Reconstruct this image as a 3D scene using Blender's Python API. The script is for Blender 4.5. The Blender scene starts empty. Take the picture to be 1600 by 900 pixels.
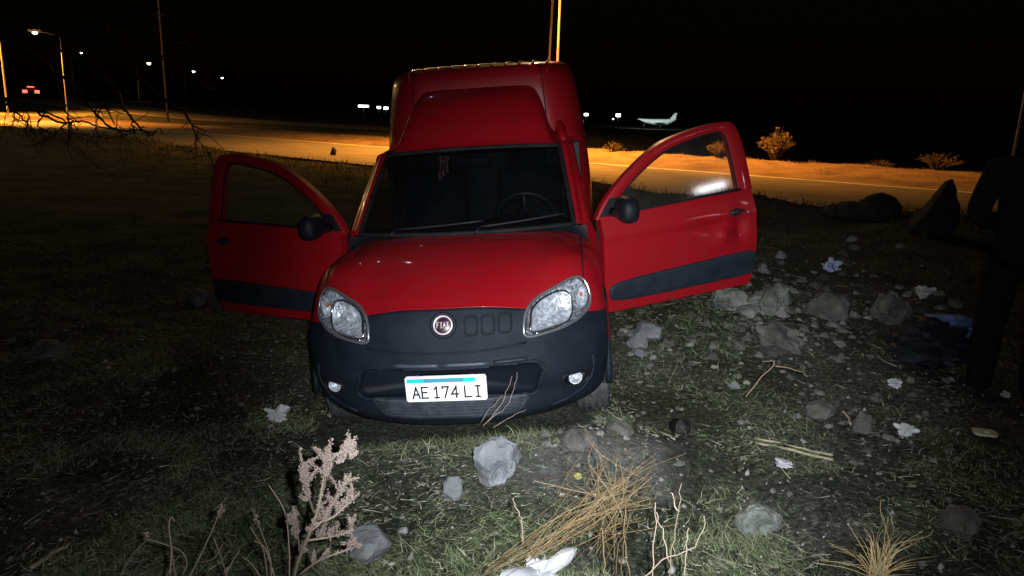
import bpy, bmesh, math, random
import numpy as np
from mathutils import Vector, Matrix, noise
from mathutils.bvhtree import BVHTree

C = bpy.context.scene.collection
sc = bpy.context.scene
rad = math.radians

# ------------------------------------------------------------------ camera
F, PIT, ROL, H = 1200.0, rad(12.8), rad(1.65), 1.55
fwd = Vector((0, math.cos(PIT), -math.sin(PIT)))
up0 = Vector((0, math.sin(PIT), math.cos(PIT)))
rgt = math.cos(ROL) * Vector((1, 0, 0)) + math.sin(ROL) * up0
upv = -math.sin(ROL) * Vector((1, 0, 0)) + math.cos(ROL) * up0
CAM = Vector((0, 0, H))
cam = bpy.data.cameras.new('camera')
camo = bpy.data.objects.new('camera', cam)
C.objects.link(camo)
m3 = Matrix((rgt, upv, -fwd)).transposed()
camo.matrix_world = Matrix.Translation(CAM) @ m3.to_4x4()
cam.sensor_width = 36
cam.lens = 36 * F / 1600
cam.clip_end = 6000
cam.clip_start = 0.05
sc.camera = camo

# ------------------------------------------------------------------ sky, moon, exposure
w = bpy.data.worlds.new('World')
sc.world = w
w.use_nodes = True
nt = w.node_tree
sky = nt.nodes.new('ShaderNodeTexSky')
sky.sky_type = 'NISHITA'
sky.sun_disc = False
sky.sun_elevation = rad(1.0)
sky.sun_rotation = rad(200)
bg = nt.nodes['Background']
bg.inputs['Strength'].default_value = 0.0007
nt.links.new(sky.outputs['Color'], bg.inputs['Color'])
sun = bpy.data.lights.new('moon', 'SUN')
sun.energy = 0.003
sun.angle = rad(0.5)
sun.color = (0.8, 0.88, 1.0)
suno = bpy.data.objects.new('moon', sun)
C.objects.link(suno)
suno.rotation_euler = (rad(50), 0, rad(200))
sc.view_settings.view_transform = 'Standard'
sc.view_settings.look = 'None'
sc.view_settings.exposure = 0
sc.view_settings.gamma = 1
# the photographer's flash: a small lamp a hand's width beside the lens
fl = bpy.data.lights.new('camera_flash', 'SPOT')
fl.energy = 1200
fl.color = (0.92, 0.97, 1.0)
fl.spot_size = rad(54)
fl.spot_blend = 1.0
fl.shadow_soft_size = 0.012
flo = bpy.data.objects.new('camera_flash', fl)
C.objects.link(flo)
flo.location = CAM + rgt * 0.07 + upv * 0.03 + fwd * 0.02


def ray(px, py, depth):
    return CAM + (fwd + rgt * ((px - 800) / F) - upv * ((py - 450) / F)) * depth


flo.rotation_euler = (ray(930, 575, 4) - flo.location).to_track_quat('-Z', 'Y').to_euler()
# added spot: a weaker, wider beam that softens the edge of the flash
fl_w = bpy.data.lights.new('added_flash_skirt', 'SPOT')
fl_w.energy = 130
fl_w.color = (0.95, 0.97, 1.0)
fl_w.spot_size = rad(125)
fl_w.spot_blend = 1.0
fl_w.shadow_soft_size = 0.012
flw = bpy.data.objects.new('added_flash_skirt', fl_w)
C.objects.link(flw)
flw.location = CAM + rgt * 0.07 + upv * 0.022 + fwd * 0.02
flw.rotation_euler = (ray(900, 620, 4) - flw.location).to_track_quat('-Z', 'Y').to_euler()

rng = np.random.default_rng(7)
random.seed(7)

# ------------------------------------------------------------------ materials
def mat(name, col, rough=0.6, metal=0.0, noise_scale=0, col2=None, bump=0.0, bump_scale=40, coat=0.0, spec=0.5, lo=0.35, hi=0.65):
    m = bpy.data.materials.new(name)
    m.use_nodes = True
    t = m.node_tree
    b = t.nodes['Principled BSDF']
    b.inputs['Base Color'].default_value = (*col, 1)
    b.inputs['Roughness'].default_value = rough
    b.inputs['Metallic'].default_value = metal
    b.inputs['Specular IOR Level'].default_value = spec
    b.inputs['Coat Weight'].default_value = coat
    b.inputs['Coat Roughness'].default_value = 0.06
    tc = t.nodes.new('ShaderNodeTexCoord')
    if col2 is not None:
        n = t.nodes.new('ShaderNodeTexNoise')
        n.inputs['Scale'].default_value = noise_scale
        n.inputs['Detail'].default_value = 6
        t.links.new(tc.outputs['Object'], n.inputs['Vector'])
        r = t.nodes.new('ShaderNodeValToRGB')
        r.color_ramp.elements[0].position = lo
        r.color_ramp.elements[1].position = hi
        r.color_ramp.elements[0].color = (*col, 1)
        r.color_ramp.elements[1].color = (*col2, 1)
        t.links.new(n.outputs['Fac'], r.inputs['Fac'])
        t.links.new(r.outputs['Color'], b.inputs['Base Color'])
    if bump:
        n2 = t.nodes.new('ShaderNodeTexNoise')
        n2.inputs['Scale'].default_value = bump_scale
        n2.inputs['Detail'].default_value = 5
        t.links.new(tc.outputs['Object'], n2.inputs['Vector'])
        bp = t.nodes.new('ShaderNodeBump')
        bp.inputs['Strength'].default_value = bump
        bp.inputs['Distance'].default_value = 0.02
        t.links.new(n2.outputs['Fac'], bp.inputs['Height'])
        t.links.new(bp.outputs['Normal'], b.inputs['Normal'])
    return m


def island_mat(name, cols, rough=0.8, trans=0.0):
    m = bpy.data.materials.new(name)
    m.use_nodes = True
    t = m.node_tree
    b = t.nodes['Principled BSDF']
    b.inputs['Roughness'].default_value = rough
    b.inputs['Specular IOR Level'].default_value = 0.25
    g = t.nodes.new('ShaderNodeNewGeometry')
    r = t.nodes.new('ShaderNodeValToRGB')
    cr = r.color_ramp
    while len(cr.elements) < len(cols):
        cr.elements.new(0.5)
    for i, c in enumerate(cols):
        cr.elements[i].position = i / (len(cols) - 1)
        cr.elements[i].color = (*c, 1)
    t.links.new(g.outputs['Random Per Island'], r.inputs['Fac'])
    t.links.new(r.outputs['Color'], b.inputs['Base Color'])
    return m


def glass_mat(name, tint, clear, rough=0.0, dirt=0.0):
    m = bpy.data.materials.new(name)
    m.use_nodes = True
    t = m.node_tree
    t.nodes.remove(t.nodes['Principled BSDF'])
    out = t.nodes['Material Output']
    tr = t.nodes.new('ShaderNodeBsdfTransparent')
    tr.inputs['Color'].default_value = (*[x * clear for x in tint], 1)
    gl = t.nodes.new('ShaderNodeBsdfGlossy')
    gl.inputs['Roughness'].default_value = rough
    lw = t.nodes.new('ShaderNodeLayerWeight')
    pw_ = t.nodes.new('ShaderNodeMath')
    pw_.operation = 'POWER'
    pw_.inputs[1].default_value = 5
    t.links.new(lw.outputs['Facing'], pw_.inputs[0])
    fr = t.nodes.new('ShaderNodeMath')
    fr.operation = 'MULTIPLY_ADD'
    fr.inputs[1].default_value = .92
    fr.inputs[2].default_value = .055
    t.links.new(pw_.outputs[0], fr.inputs[0])
    mx = t.nodes.new('ShaderNodeMixShader')
    t.links.new(fr.outputs[0], mx.inputs['Fac'])
    t.links.new(tr.outputs[0], mx.inputs[1])
    t.links.new(gl.outputs[0], mx.inputs[2])
    last = mx
    if dirt:
        tc = t.nodes.new('ShaderNodeTexCoord')
        n = t.nodes.new('ShaderNodeTexNoise')
        n.inputs['Scale'].default_value = 5
        n.inputs['Detail'].default_value = 7
        n.inputs['Roughness'].default_value = 0.7
        t.links.new(tc.outputs['Object'], n.inputs['Vector'])
        mr = t.nodes.new('ShaderNodeMapRange')
        mr.inputs[1].default_value = 0.4
        mr.inputs[2].default_value = 0.8
        mr.inputs[3].default_value = dirt * 0.3
        mr.inputs[4].default_value = dirt
        t.links.new(n.outputs['Fac'], mr.inputs[0])
        df = t.nodes.new('ShaderNodeBsdfDiffuse')
        df.inputs['Color'].default_value = (0.35, 0.33, 0.3, 1)
        m2 = t.nodes.new('ShaderNodeMixShader')
        t.links.new(mr.outputs[0], m2.inputs['Fac'])
        t.links.new(mx.outputs[0], m2.inputs[1])
        t.links.new(df.outputs[0], m2.inputs[2])
        last = m2
    t.links.new(last.outputs[0], out.inputs['Surface'])
    return m


def emit(name, col, s):
    m = bpy.data.materials.new(name)
    m.use_nodes = True
    b = m.node_tree.nodes['Principled BSDF']
    b.inputs['Base Color'].default_value = (*col, 1)
    b.inputs['Emission Color'].default_value = (*col, 1)
    b.inputs['Emission Strength'].default_value = s
    return m


RED = mat('red_paint', (0.262, 0.003, 0.0085), 0.38, 0, 9, (0.228, 0.007, 0.010), 0.05, 260, coat=0.6, lo=.4, hi=.75)
BUMP = mat('grey_plastic', (0.0050, 0.0080, 0.0140), 0.62, 0, 9, (0.0090, 0.0128, 0.0205), 0.15, 500, spec=0.16)
DARKP = mat('dark_plastic', (0.005, 0.006, 0.010), 0.55, 0, 8, (0.009, 0.010, 0.014), 0.1, 500, spec=0.22)
CLAD = mat('cladding_plastic', (0.009, 0.013, 0.022), 0.55, 0, 12, (0.016, 0.021, 0.031), 0.15, 300, spec=0.25)
RUB = mat('rubber', (0.03, 0.032, 0.037), 0.75, 0, 30, (0.07, 0.072, 0.075), 0.2, 80)
CHROME = mat('chrome', (0.34, 0.36, 0.40), 0.26, 0.35, 45, (.8, .82, .87), bump=.7, bump_scale=42, lo=.40, hi=.64)  # pale mottle in the base colour stands in for sparkling reflections
CHROME2 = mat('chrome_smooth', (0.8, 0.8, 0.82), 0.12, 1.0)
STEEL = mat('steel', (0.3, 0.3, 0.32), 0.45, 1.0, 20, (0.2, 0.19, 0.18), 0.1)
BLACK = mat('black', (0.006, 0.006, 0.007), 0.7, 0, 10, (0.012, 0.012, 0.013), spec=0.15)
FABRIC = mat('seat_fabric', (0.006, 0.0065, 0.009), 0.9, 0, 40, (0.011, 0.012, 0.015), 0.2, 200, spec=.15)
HLBACK = mat('headlight_bezel', (0.16, 0.17, 0.20), 0.3, 0.25, 60, (0.5, 0.52, 0.56), 1.0, 50, lo=.45, hi=.6)  # lighter mottling paints reflected flash light into the bezel colour
GLASS_W = glass_mat('windscreen_glass', (0.56, 0.64, 0.72), 0.62, dirt=0.012)
GLASS_D = glass_mat('door_glass', (0.9, 0.92, 0.9), 0.9, 0.05, dirt=0.06)
LENS = glass_mat('lens_plastic', (0.95, 0.97, 1.0), 0.95, 0.02, dirt=0.05)
BULB = mat('bulb_glass', (0.55, 0.57, 0.6), 0.1, 0.3)
AMBER = mat('amber', (0.5, 0.15, 0.02), 0.3)
PLATEW = mat('plate_white', (0.9, 0.9, 0.9), 0.35, 0, 60, (0.86, 0.87, 0.88))
PLATEB = mat('plate_blue', (0.02, 0.42, 0.48), 0.4, 0, 30, (0.03, 0.48, 0.5))
PLATED = mat('plate_band_dark', (0.05, 0.25, 0.33), 0.4)
INK = mat('plate_black', (0.02, 0.02, 0.022), 0.5)
BADGE = mat('badge_dark', (0.03, 0.006, 0.012), 0.35, 0.1, coat=0.3)


# ------------------------------------------------------------------ mesh helpers
class MB:
    def __init__(s):
        s.v, s.f, s.mi = [], [], []
        s.cur = 0

    def grid(s, rows, closed=False, flip=False):
        n0 = len(s.v)
        nr, nc = len(rows), len(rows[0])
        for r in rows:
            s.v += [tuple(p) for p in r]
        for i in range(nr - 1):
            for j in range(nc if closed else nc - 1):
                a, b = n0 + i * nc + j, n0 + i * nc + (j + 1) % nc
                q = (a, b, b + nc, a + nc)
                s.f.append(q[::-1] if flip else q)
                s.mi.append(s.cur)
        return n0

    def fan(s, ring, c, flip=False):
        n0 = len(s.v)
        s.v += [tuple(p) for p in ring] + [tuple(c)]
        n = len(ring)
        for j in range(n):
            q = (n0 + j, n0 + (j + 1) % n, n0 + n)
            s.f.append(q[::-1] if flip else q)
            s.mi.append(s.cur)

    def tube(s, pts, r, n=6, cap=True, closed=False):
        pts = [Vector(p) for p in pts]
        if not hasattr(r, '__len__'):
            r = [r] * len(pts)
        rows = []
        prev = None
        L = len(pts)
        for i, p in enumerate(pts):
            a = pts[(i - 1) % L] if (closed or i) else p
            b = pts[(i + 1) % L] if (closed or i < L - 1) else p
            t = (b - a)
            t = t.normalized() if t.length > 1e-9 else Vector((0, 0, 1))
            if prev is None:
                u = t.cross(Vector((0.31, 0.17, 0.93)))
                if u.length < 1e-3:
                    u = t.cross(Vector((1, 0, 0)))
            else:
                u = prev - t * prev.dot(t)
            u.normalize()
            prev = u
            v = t.cross(u)
            rows.append([p + (u * math.cos(k * 2 * math.pi / n) + v * math.sin(k * 2 * math.pi / n)) * r[i] for k in range(n)])
        if closed:
            rows.append(rows[0])
        s.grid(rows, True)
        if cap and not closed:
            s.fan(rows[0], pts[0], True)
            s.fan(rows[-1], pts[-1])

    def box(s, c, d, rot=None, bev=0.0):
        bm = bmesh.new()
        bmesh.ops.create_cube(bm, size=1)
        for v in bm.verts:
            v.co = Vector((v.co.x * d[0], v.co.y * d[1], v.co.z * d[2]))
        if bev:
            bmesh.ops.bevel(bm, geom=bm.edges[:], offset=bev, segments=3, affect='EDGES', profile=0.5)
        M = Matrix.Translation(Vector(c)) @ (rot.to_4x4() if rot is not None else Matrix())
        bm.verts.index_update()
        n0 = len(s.v)
        s.v += [tuple(M @ v.co) for v in bm.verts]
        for f in bm.faces:
            s.f.append(tuple(n0 + v.index for v in f.verts))
            s.mi.append(s.cur)
        bm.free()

    def lathe(s, prof, n=32, M=None):
        # profile (r, h) about the local z axis
        M = M or Matrix()
        rows = [[M @ Vector((r * math.cos(2 * math.pi * k / n), r * math.sin(2 * math.pi * k / n), h)) for k in range(n)] for r, h in prof]
        s.grid(rows, True)

    def build(s, name, mats, parent=None, smooth=True, sharp=None):
        me = bpy.data.meshes.new(name)
        me.from_pydata(s.v, [], s.f)
        if not isinstance(mats, (list, tuple)):
            mats = [mats]
        for m in mats:
            me.materials.append(m)
        if len(mats) > 1:
            me.polygons.foreach_set('material_index', s.mi)
        bm = bmesh.new()
        bm.from_mesh(me)
        bmesh.ops.remove_doubles(bm, verts=bm.verts, dist=1e-5)
        bm.to_mesh(me)
        bm.free()
        if smooth:
            me.polygons.foreach_set('use_smooth', [True] * len(me.polygons))
            if sharp:
                me.set_sharp_from_angle(angle=rad(sharp))
        o = bpy.data.objects.new(name, me)
        C.objects.link(o)
        if parent:
            o.parent = parent
        return o


def tag(o, label=None, cat=None, group=None, kind=None):
    if label: o['label'] = label
    if cat: o['category'] = cat
    if group: o['group'] = group
    if kind: o['kind'] = kind
    return o


def empty(name, loc, label, cat, group=None, rz=0):
    o = bpy.data.objects.new(name, None)
    C.objects.link(o)
    o.location = loc
    o.rotation_euler = (0, 0, rz)
    o.empty_display_size = 0.2
    return tag(o, label, cat, group)


def cr1(pts, n):
    # Catmull-Rom through an array of control points (first axis), n samples per span
    P = np.asarray(pts, float)
    Pm = np.concatenate([[2 * P[0] - P[1]], P, [2 * P[-1] - P[-2]]])
    out = []
    for i in range(len(P) - 1):
        p0, p1, p2, p3 = Pm[i:i + 4]
        for k in range(n):
            t = k / n
            out.append(0.5 * (2 * p1 + (p2 - p0) * t + (2 * p0 - 5 * p1 + 4 * p2 - p3) * t * t + (3 * p1 - p0 - 3 * p2 + p3) * t ** 3))
    out.append(P[-1])
    return np.array(out)


def patch(ctrl, nu, nv):
    a = cr1(np.asarray(ctrl, float), nu)
    a = cr1(np.swapaxes(a, 0, 1), nv)
    return np.swapaxes(a, 0, 1)


def mirror_cols(half):
    # half: rows x cols x 3 with column 0 at x = 0 -> full width rows
    h = np.asarray(half, float)
    l = h[:, :0:-1].copy()
    l[..., 0] *= -1
    return np.concatenate([l, h], 1)


def sst(a, b, x):
    t = np.clip((x - a) / (b - a), 0, 1)
    return t * t * (3 - 2 * t)


# ------------------------------------------------------------------ terrain
P0 = np.array([2.56, 26.04])
NRM = np.array([0.653, 0.757])
DIR = np.array([0.757, -0.653])


def ac(x, y):
    dx, dy = x - P0[0], y - P0[1]
    return dx * DIR[0] + dy * DIR[1], dx * NRM[0] + dy * NRM[1]


def xy(a, c):
    p = P0 + DIR * a + NRM * c
    return float(p[0]), float(p[1])


def vnoise(x, y, seed):
    xi, yi = np.floor(x).astype(np.int64), np.floor(y).astype(np.int64)
    fx, fy = x - xi, y - yi
    fx, fy = fx * fx * (3 - 2 * fx), fy * fy * (3 - 2 * fy)

    def hsh(i, j):
        k = (i * 374761393 + j * 668265263 + seed * 1442695041) & 0xffffffff
        k = ((k ^ (k >> 13)) * 1274126177) & 0xffffffff
        return ((k ^ (k >> 16)) & 0xffff) / 65535.0
    return (hsh(xi, yi) * (1 - fx) + hsh(xi + 1, yi) * fx) * (1 - fy) + (hsh(xi, yi + 1) * (1 - fx) + hsh(xi + 1, yi + 1) * fx) * fy


def far_rise(a, c):
    return 1.7 * sst(9, 22, c) * sst(-55, -120, a) * (1 - sst(60, 110, c))


def hgt(x, y):
    x = np.asarray(x, float)
    y = np.asarray(y, float)
    a, c = ac(x, y)
    base = -0.10 + 0.10 * sst(3, 10, y)
    plane = -0.125 + 0.092 * (x - 0.506) + 0.054 * (y - 4.3)
    wv = np.exp(-((x + 0.1) / 1.7) ** 4 - ((y - 5.8) / 2.35) ** 4)
    z = base * (1 - wv) + plane * wv
    z = z + 0.09 * np.exp(-((y - 3.5) / 0.28) ** 2 - ((x - 0.05) / 0.95) ** 4)
    z = z + 0.07 * np.exp(-((y - 3.62) / 0.28) ** 2 - ((x - 0.48) / 0.4) ** 2) + .035 * np.exp(-((y - 3.3) / 0.3) ** 2 - ((x - 0.42) / 0.42) ** 2) * (.6 + .8 * vnoise(x * 7, y * 7, 17))
    z = z + 0.22 * np.exp(-((y - 5.6) / 1.1) ** 2 - ((x - 2.2) / 0.9) ** 2)
    offroad = 1 - sst(-8.6, -7.7, c) * (1 - sst(0.6, 1.6, c)) - sst(16, 17, c) * (1 - sst(26, 27, c))
    n = (vnoise(x * 1.3, y * 1.3, 1) - .5) * 0.09 + (vnoise(x * 4, y * 4, 2) - .5) * 0.05 + (vnoise(x * 11, y * 11, 3) - .5) * 0.03
    n = n * (1 - 0.5 * wv)
    z = z + n * offroad
    edge = sst(-15, -9.5, c) * (1 - sst(-8.9, -7.9, c))
    z = z + edge * (0.10 + 0.28 * vnoise(x * 0.8, y * 0.8, 5) * (sst(-5, -16, a) + sst(3, 8, a)))
    z = z - 0.07 * (1 - offroad)
    # verge: low crest then a fall on the right
    v = sst(0.8, 4, c) * (1 - sst(6, 8, c)) * sst(-16, -8, a)
    z = z + v * (0.06 + 0.10 * vnoise(x * 1.1, y * 1.1, 8))
    z = z - 2.2 * np.maximum(sst(6.6, 12, c) * sst(-22, -8, a), sst(60, 110, c))
    return z + far_rise(a, c)


def gz(x, y):
    return float(hgt(x, y))


def onground(px, py):
    d = fwd + rgt * ((px - 800) / F) - upv * ((py - 450) / F)
    t = 1.0
    while t < 400:
        p = CAM + d * t
        if p.z < gz(p.x, p.y):
            for _ in range(20):
                t -= 0.002 * t
                p = CAM + d * t
                if p.z > gz(p.x, p.y):
                    break
            return Vector((p.x, p.y, gz(p.x, p.y)))
        t *= 1.02
    return p


def spaced(lo, hi, step, far_lo, far_hi, g):
    mid = list(np.arange(lo, hi + 1e-6, step))
    s, v, out = step, hi, []
    while v < far_hi:
        s *= g
        v += s
        out.append(v)
    s, v, pre = step, lo, []
    while v > far_lo:
        s *= g
        v -= s
        pre.append(v)
    return np.array(pre[::-1] + mid + out)


xs = spaced(-4.5, 4.5, 0.05, -4000, 4000, 1.055)
ys = spaced(1.2, 9, 0.05, -120, 4500, 1.05)
X, Y = np.meshgrid(xs, ys)
Z = hgt(X, Y)
nx, ny = len(xs), len(ys)
gv = np.stack([X, Y, Z], -1).reshape(-1, 3)
ii = (np.arange(ny - 1)[:, None] * nx + np.arange(nx - 1)[None]).reshape(-1)
gf = np.stack([ii, ii + 1, ii + 1 + nx, ii + nx], -1)


def np_mesh(name, v, f, m, parent=None, smooth=False):
    me = bpy.data.meshes.new(name)
    k = f.shape[1]
    me.vertices.add(len(v))
    me.vertices.foreach_set('co', np.asarray(v, np.float32).ravel())
    me.loops.add(f.size)
    me.loops.foreach_set('vertex_index', np.asarray(f, np.int32).ravel())
    me.polygons.add(len(f))
    me.polygons.foreach_set('loop_start', np.arange(0, f.size, k, dtype=np.int32))
    me.polygons.foreach_set('loop_total', np.full(len(f), k, np.int32))
    if smooth:
        me.polygons.foreach_set('use_smooth', np.ones(len(f), bool))
    me.update(calc_edges=True)
    me.materials.append(m)
    o = bpy.data.objects.new(name, me)
    C.objects.link(o)
    if parent: o.parent = parent
    return o


def ground_material():
    m = bpy.data.materials.new('ground_soil')
    m.use_nodes = True
    t = m.node_tree
    b = t.nodes['Principled BSDF']
    b.inputs['Roughness'].default_value = 0.95
    b.inputs['Specular IOR Level'].default_value = 0.1
    tc = t.nodes.new('ShaderNodeTexCoord')

    def nz(scale, det=8, ro=0.65):
        n = t.nodes.new('ShaderNodeTexNoise')
        n.inputs['Scale'].default_value = scale
        n.inputs['Detail'].default_value = det
        n.inputs['Roughness'].default_value = ro
        t.links.new(tc.outputs['Object'], n.inputs['Vector'])
        return n

    def ramp(n, stops):
        r = t.nodes.new('ShaderNodeValToRGB')
        while len(r.color_ramp.elements) < len(stops):
            r.color_ramp.elements.new(0.5)
        for e, (p, c) in zip(r.color_ramp.elements, stops):
            e.position = p
            e.color = (*c, 1)
        t.links.new(n.outputs['Fac'], r.inputs['Fac'])
        return r
    r1 = ramp(nz(1.1), [(0.35, (0.038, 0.042, 0.028)), (0.5, (0.066, 0.072, 0.052)), (0.68, (0.125, 0.125, 0.105))])
    r2 = ramp(nz(38, 10, 0.75), [(0.38, (0.2, 0.2, 0.2)), (0.55, (0.9, 0.9, 0.9)), (0.70, (2.8, 2.7, 2.5))])
    mx = t.nodes.new('ShaderNodeMix')
    mx.data_type = 'RGBA'
    mx.blend_type = 'MULTIPLY'
    mx.inputs['Factor'].default_value = 1
    t.links.new(r1.outputs['Color'], mx.inputs['A'])
    t.links.new(r2.outputs['Color'], mx.inputs['B'])
    # a spill of pale bare earth before the right front wheel
    vd = t.nodes.new('ShaderNodeVectorMath')
    vd.operation = 'DISTANCE'
    vd.inputs[1].default_value = (.36, 3.50, -.03)
    t.links.new(tc.outputs['Object'], vd.inputs[0])
    nb = nz(6, 6, .6)
    ad = t.nodes.new('ShaderNodeMath')
    ad.operation = 'MULTIPLY_ADD'
    ad.inputs[1].default_value = .55
    t.links.new(nb.outputs['Fac'], ad.inputs[0])
    t.links.new(vd.outputs['Value'], ad.inputs[2])
    mrp = t.nodes.new('ShaderNodeMapRange')
    mrp.inputs[1].default_value = .62
    mrp.inputs[2].default_value = .82
    mrp.inputs[3].default_value = 1
    mrp.inputs[4].default_value = 0
    t.links.new(ad.outputs[0], mrp.inputs[0])
    r3 = ramp(nz(22, 9, .7), [(.3, (.06, .058, .053)), (.55, (.12, .118, .11)), (.75, (.2, .197, .187))])
    mz = t.nodes.new('ShaderNodeMix')
    mz.data_type = 'RGBA'
    t.links.new(mrp.outputs[0], mz.inputs['Factor'])
    t.links.new(mx.outputs['Result'], mz.inputs['A'])
    t.links.new(r3.outputs['Color'], mz.inputs['B'])
    t.links.new(mz.outputs['Result'], b.inputs['Base Color'])
    n3 = nz(60, 10, 0.7)
    bp = t.nodes.new('ShaderNodeBump')
    bp.inputs['Strength'].default_value = 0.9
    bp.inputs['Distance'].default_value = 0.03
    t.links.new(n3.outputs['Fac'], bp.inputs['Height'])
    t.links.new(bp.outputs['Normal'], b.inputs['Normal'])
    return m


tag(np_mesh('ground', gv, gf, ground_material(), smooth=True), kind='structure')

# roads: two carriageways with painted edge lines
ASPH = mat('asphalt', (0.10, 0.095, 0.085), 0.85, 0, 0.8, (0.15, 0.14, 0.125), 0.3, 90)
PAINT = mat('road_paint', (0.6, 0.58, 0.5), 0.6, 0, 3, (0.42, 0.4, 0.36), 0.1, 60, lo=0.4, hi=0.7)


def ribbon(name, c0, c1, z, m, a0=-420, a1=60, dash=None):
    mb = MB()
    st = 3.0
    spans = [(a0, a1)]
    if dash:
        spans = []
        a = a0
        while a < a1:
            spans.append((a, a + dash[0]))
            a += dash[0] + dash[1]
    for s0, s1 in spans:
        k = max(1, int((s1 - s0) / st))
        rows = []
        for i in range(k + 1):
            a = s0 + (s1 - s0) * i / k
            row = []
            for j in range(7):
                c = c0 + (c1 - c0) * j / 6
                x, y = xy(a, c)
                row.append((x, y, z + float(far_rise(a, c))))
            rows.append(row)
        mb.grid(rows)
    return tag(mb.build(name, m), kind='structure')


ribbon('road', -7.4, 0.4, 0.0, ASPH)
ribbon('road_edge_line', -0.25, 0.0, 0.006, PAINT)
def verge_strip():
    av = np.concatenate([np.arange(-160, -20, 2.0), np.arange(-20, 30, .5)])
    cv = np.concatenate([np.arange(.38, 7.6, .33)])
    A, Cc = np.meshgrid(av, cv)
    x, y = P0[0] + DIR[0] * A + NRM[0] * Cc, P0[1] + DIR[1] * A + NRM[1] * Cc
    z = hgt(x, y) + .035
    n = len(av)
    i0 = (np.arange(len(cv) - 1)[:, None] * n + np.arange(n - 1)[None]).reshape(-1)
    DIRT = mat('pale_dirt', (.09, .055, .03), .95, 0, .9, (.19, .125, .075), 1.0, 9)
    return np_mesh('verge', np.stack([x, y, z], -1).reshape(-1, 3), np.stack([i0, i0 + 1, i0 + 1 + n, i0 + n], -1), DIRT, smooth=True)


tag(verge_strip(), kind='structure')
ribbon('far_road', 17.2, 25.5, 0.0, ASPH, a1=-24)
ribbon('far_road_edge_line', 17.5, 17.72, 0.006, PAINT, a1=-24)
ribbon('far_road_edge_line', 25.0, 25.2, 0.006, PAINT, a1=-24)
# ------------------------------------------------------------------ the van (van space: x to the picture's right, y rearward, z up)
van = empty('van', (0, 0, 0), 'red panel van with tall cargo box and both doors open, nosed into the grass', 'van')
POSE = Matrix.Translation((-0.2611, 3.5894, -0.2324)) @ Matrix.Rotation(rad(-3.9008), 4, 'Z') @ Matrix.Rotation(rad(3.0601), 4, 'X') @ Matrix.Rotation(rad(-5.2683), 4, 'Y')
van.matrix_world = POSE

S_ = [0, .2, .40, .53, .66, .755, .80, .805]
T_ = [0, .1, .27, .44, .65, .84, 1]
PR = [.07, .03, .015, 0, .02, .05, .10]
PLAN = [0, .008, .05, .10, .185, .285, .38, .46]
PK = [1, 1, 1, .95, .85, .7, .5, .4]
WF = [.93, .965, .985, 1, 1.005, 1.005, 1]
SPY = [.10, .108, .15, .205, .285, .375, .45, .51]
SPZ = [.838, .836, .806, .775, .735, .71, .70, .70]
fas = []
for i, t in enumerate(T_):
    row = []
    for j, s in enumerate(S_):
        zb = .235 + .03 * (s / .8) ** 2
        y = PLAN[j] + PR[i] * PK[j] if i < 6 else SPY[j]
        row.append((s * WF[i], y, zb + t * (SPZ[j] - zb)))
    fas.append(row)
CX = [0, .2, .4, .55, .66, .735, .78, .79]
CZ = [1.04, 1.038, 1.03, 1.015, .985, .93, .83, .70]
PE = [2, 2.1, 2.6, 4.5, 7, 7, 4, 2.2]
hood = []
for t in [0, .05, .12, .3, .5, .75, 1]:
    row = []
    for j, s in enumerate(S_):
        yc = .90 + .13 * min(1.1, (CX[j] / .653) ** 2)
        g = 1 - (1 - t) ** PE[j]
        row.append((s + (CX[j] - s) * t, SPY[j] + (yc - SPY[j]) * t, SPZ[j] + (CZ[j] - SPZ[j]) * g))
    hood.append(row)
fasg = patch(mirror_cols(fas), 14, 14)
hoodg = patch(mirror_cols(hood), 12, 14)


def grid_faces(g):
    nr, nc = g.shape[:2]
    return [(i * nc + j, i * nc + j + 1, (i + 1) * nc + j + 1, (i + 1) * nc + j) for i in range(nr - 1) for j in range(nc - 1)]


_v = [Vector(p) for p in fasg.reshape(-1, 3)]
_f = grid_faces(fasg)
_n = len(_v)
_v += [Vector(p) for p in hoodg.reshape(-1, 3)]
_f += [tuple(k + _n for k in q) for q in grid_faces(hoodg)]
FRONT = BVHTree.FromPolygons(_v, _f)


def onfront(x, z, off=0.0):
    h, nrm, i, d = FRONT.ray_cast(Vector((x, -1.5, z)), Vector((0, 1, 0)))
    if h is None:
        h, nrm, i, d = FRONT.find_nearest(Vector((x, 0.35, z)))
    if nrm.y > 0: nrm = -nrm
    return Vector(h) + nrm * off


def resample(pts, n, closed=True):
    P = [Vector((p[0], p[1], 0)) for p in pts]
    if closed: P.append(P[0])
    L = [0]
    for a, b in zip(P, P[1:]): L.append(L[-1] + (b - a).length)
    out = []
    for k in range(n):
        d = L[-1] * k / (n if closed else n - 1)
        i = max(q for q in range(len(L) - 1) if L[q] <= d + 1e-12)
        t = (d - L[i]) / max(1e-9, L[i + 1] - L[i])
        p = P[i].lerp(P[i + 1], t)
        out.append((p.x, p.y))
    return out


def smooth_outline(pts, n, it=2):
    q = resample(pts, n)
    for _ in range(it):
        q = [((q[k - 1][0] + 2 * q[k][0] + q[(k + 1) % n][0]) / 4, (q[k - 1][1] + 2 * q[k][1] + q[(k + 1) % n][1]) / 4) for k in range(n)]
    return q


def rrect(cx, cz, wd, ht, r, slant=0.0):
    out = []
    for sx, sz, a0 in ((1, 1, 0), (-1, 1, 90), (-1, -1, 180), (1, -1, 270)):
        for k in range(7):
            a = rad(a0 + 15 * k)
            out.append((cx + sx * (wd / 2 - r) + r * math.cos(a) + slant * (sz * (ht / 2)), cz + sz * (ht / 2 - r) + r * math.sin(a)))
    return out


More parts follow.
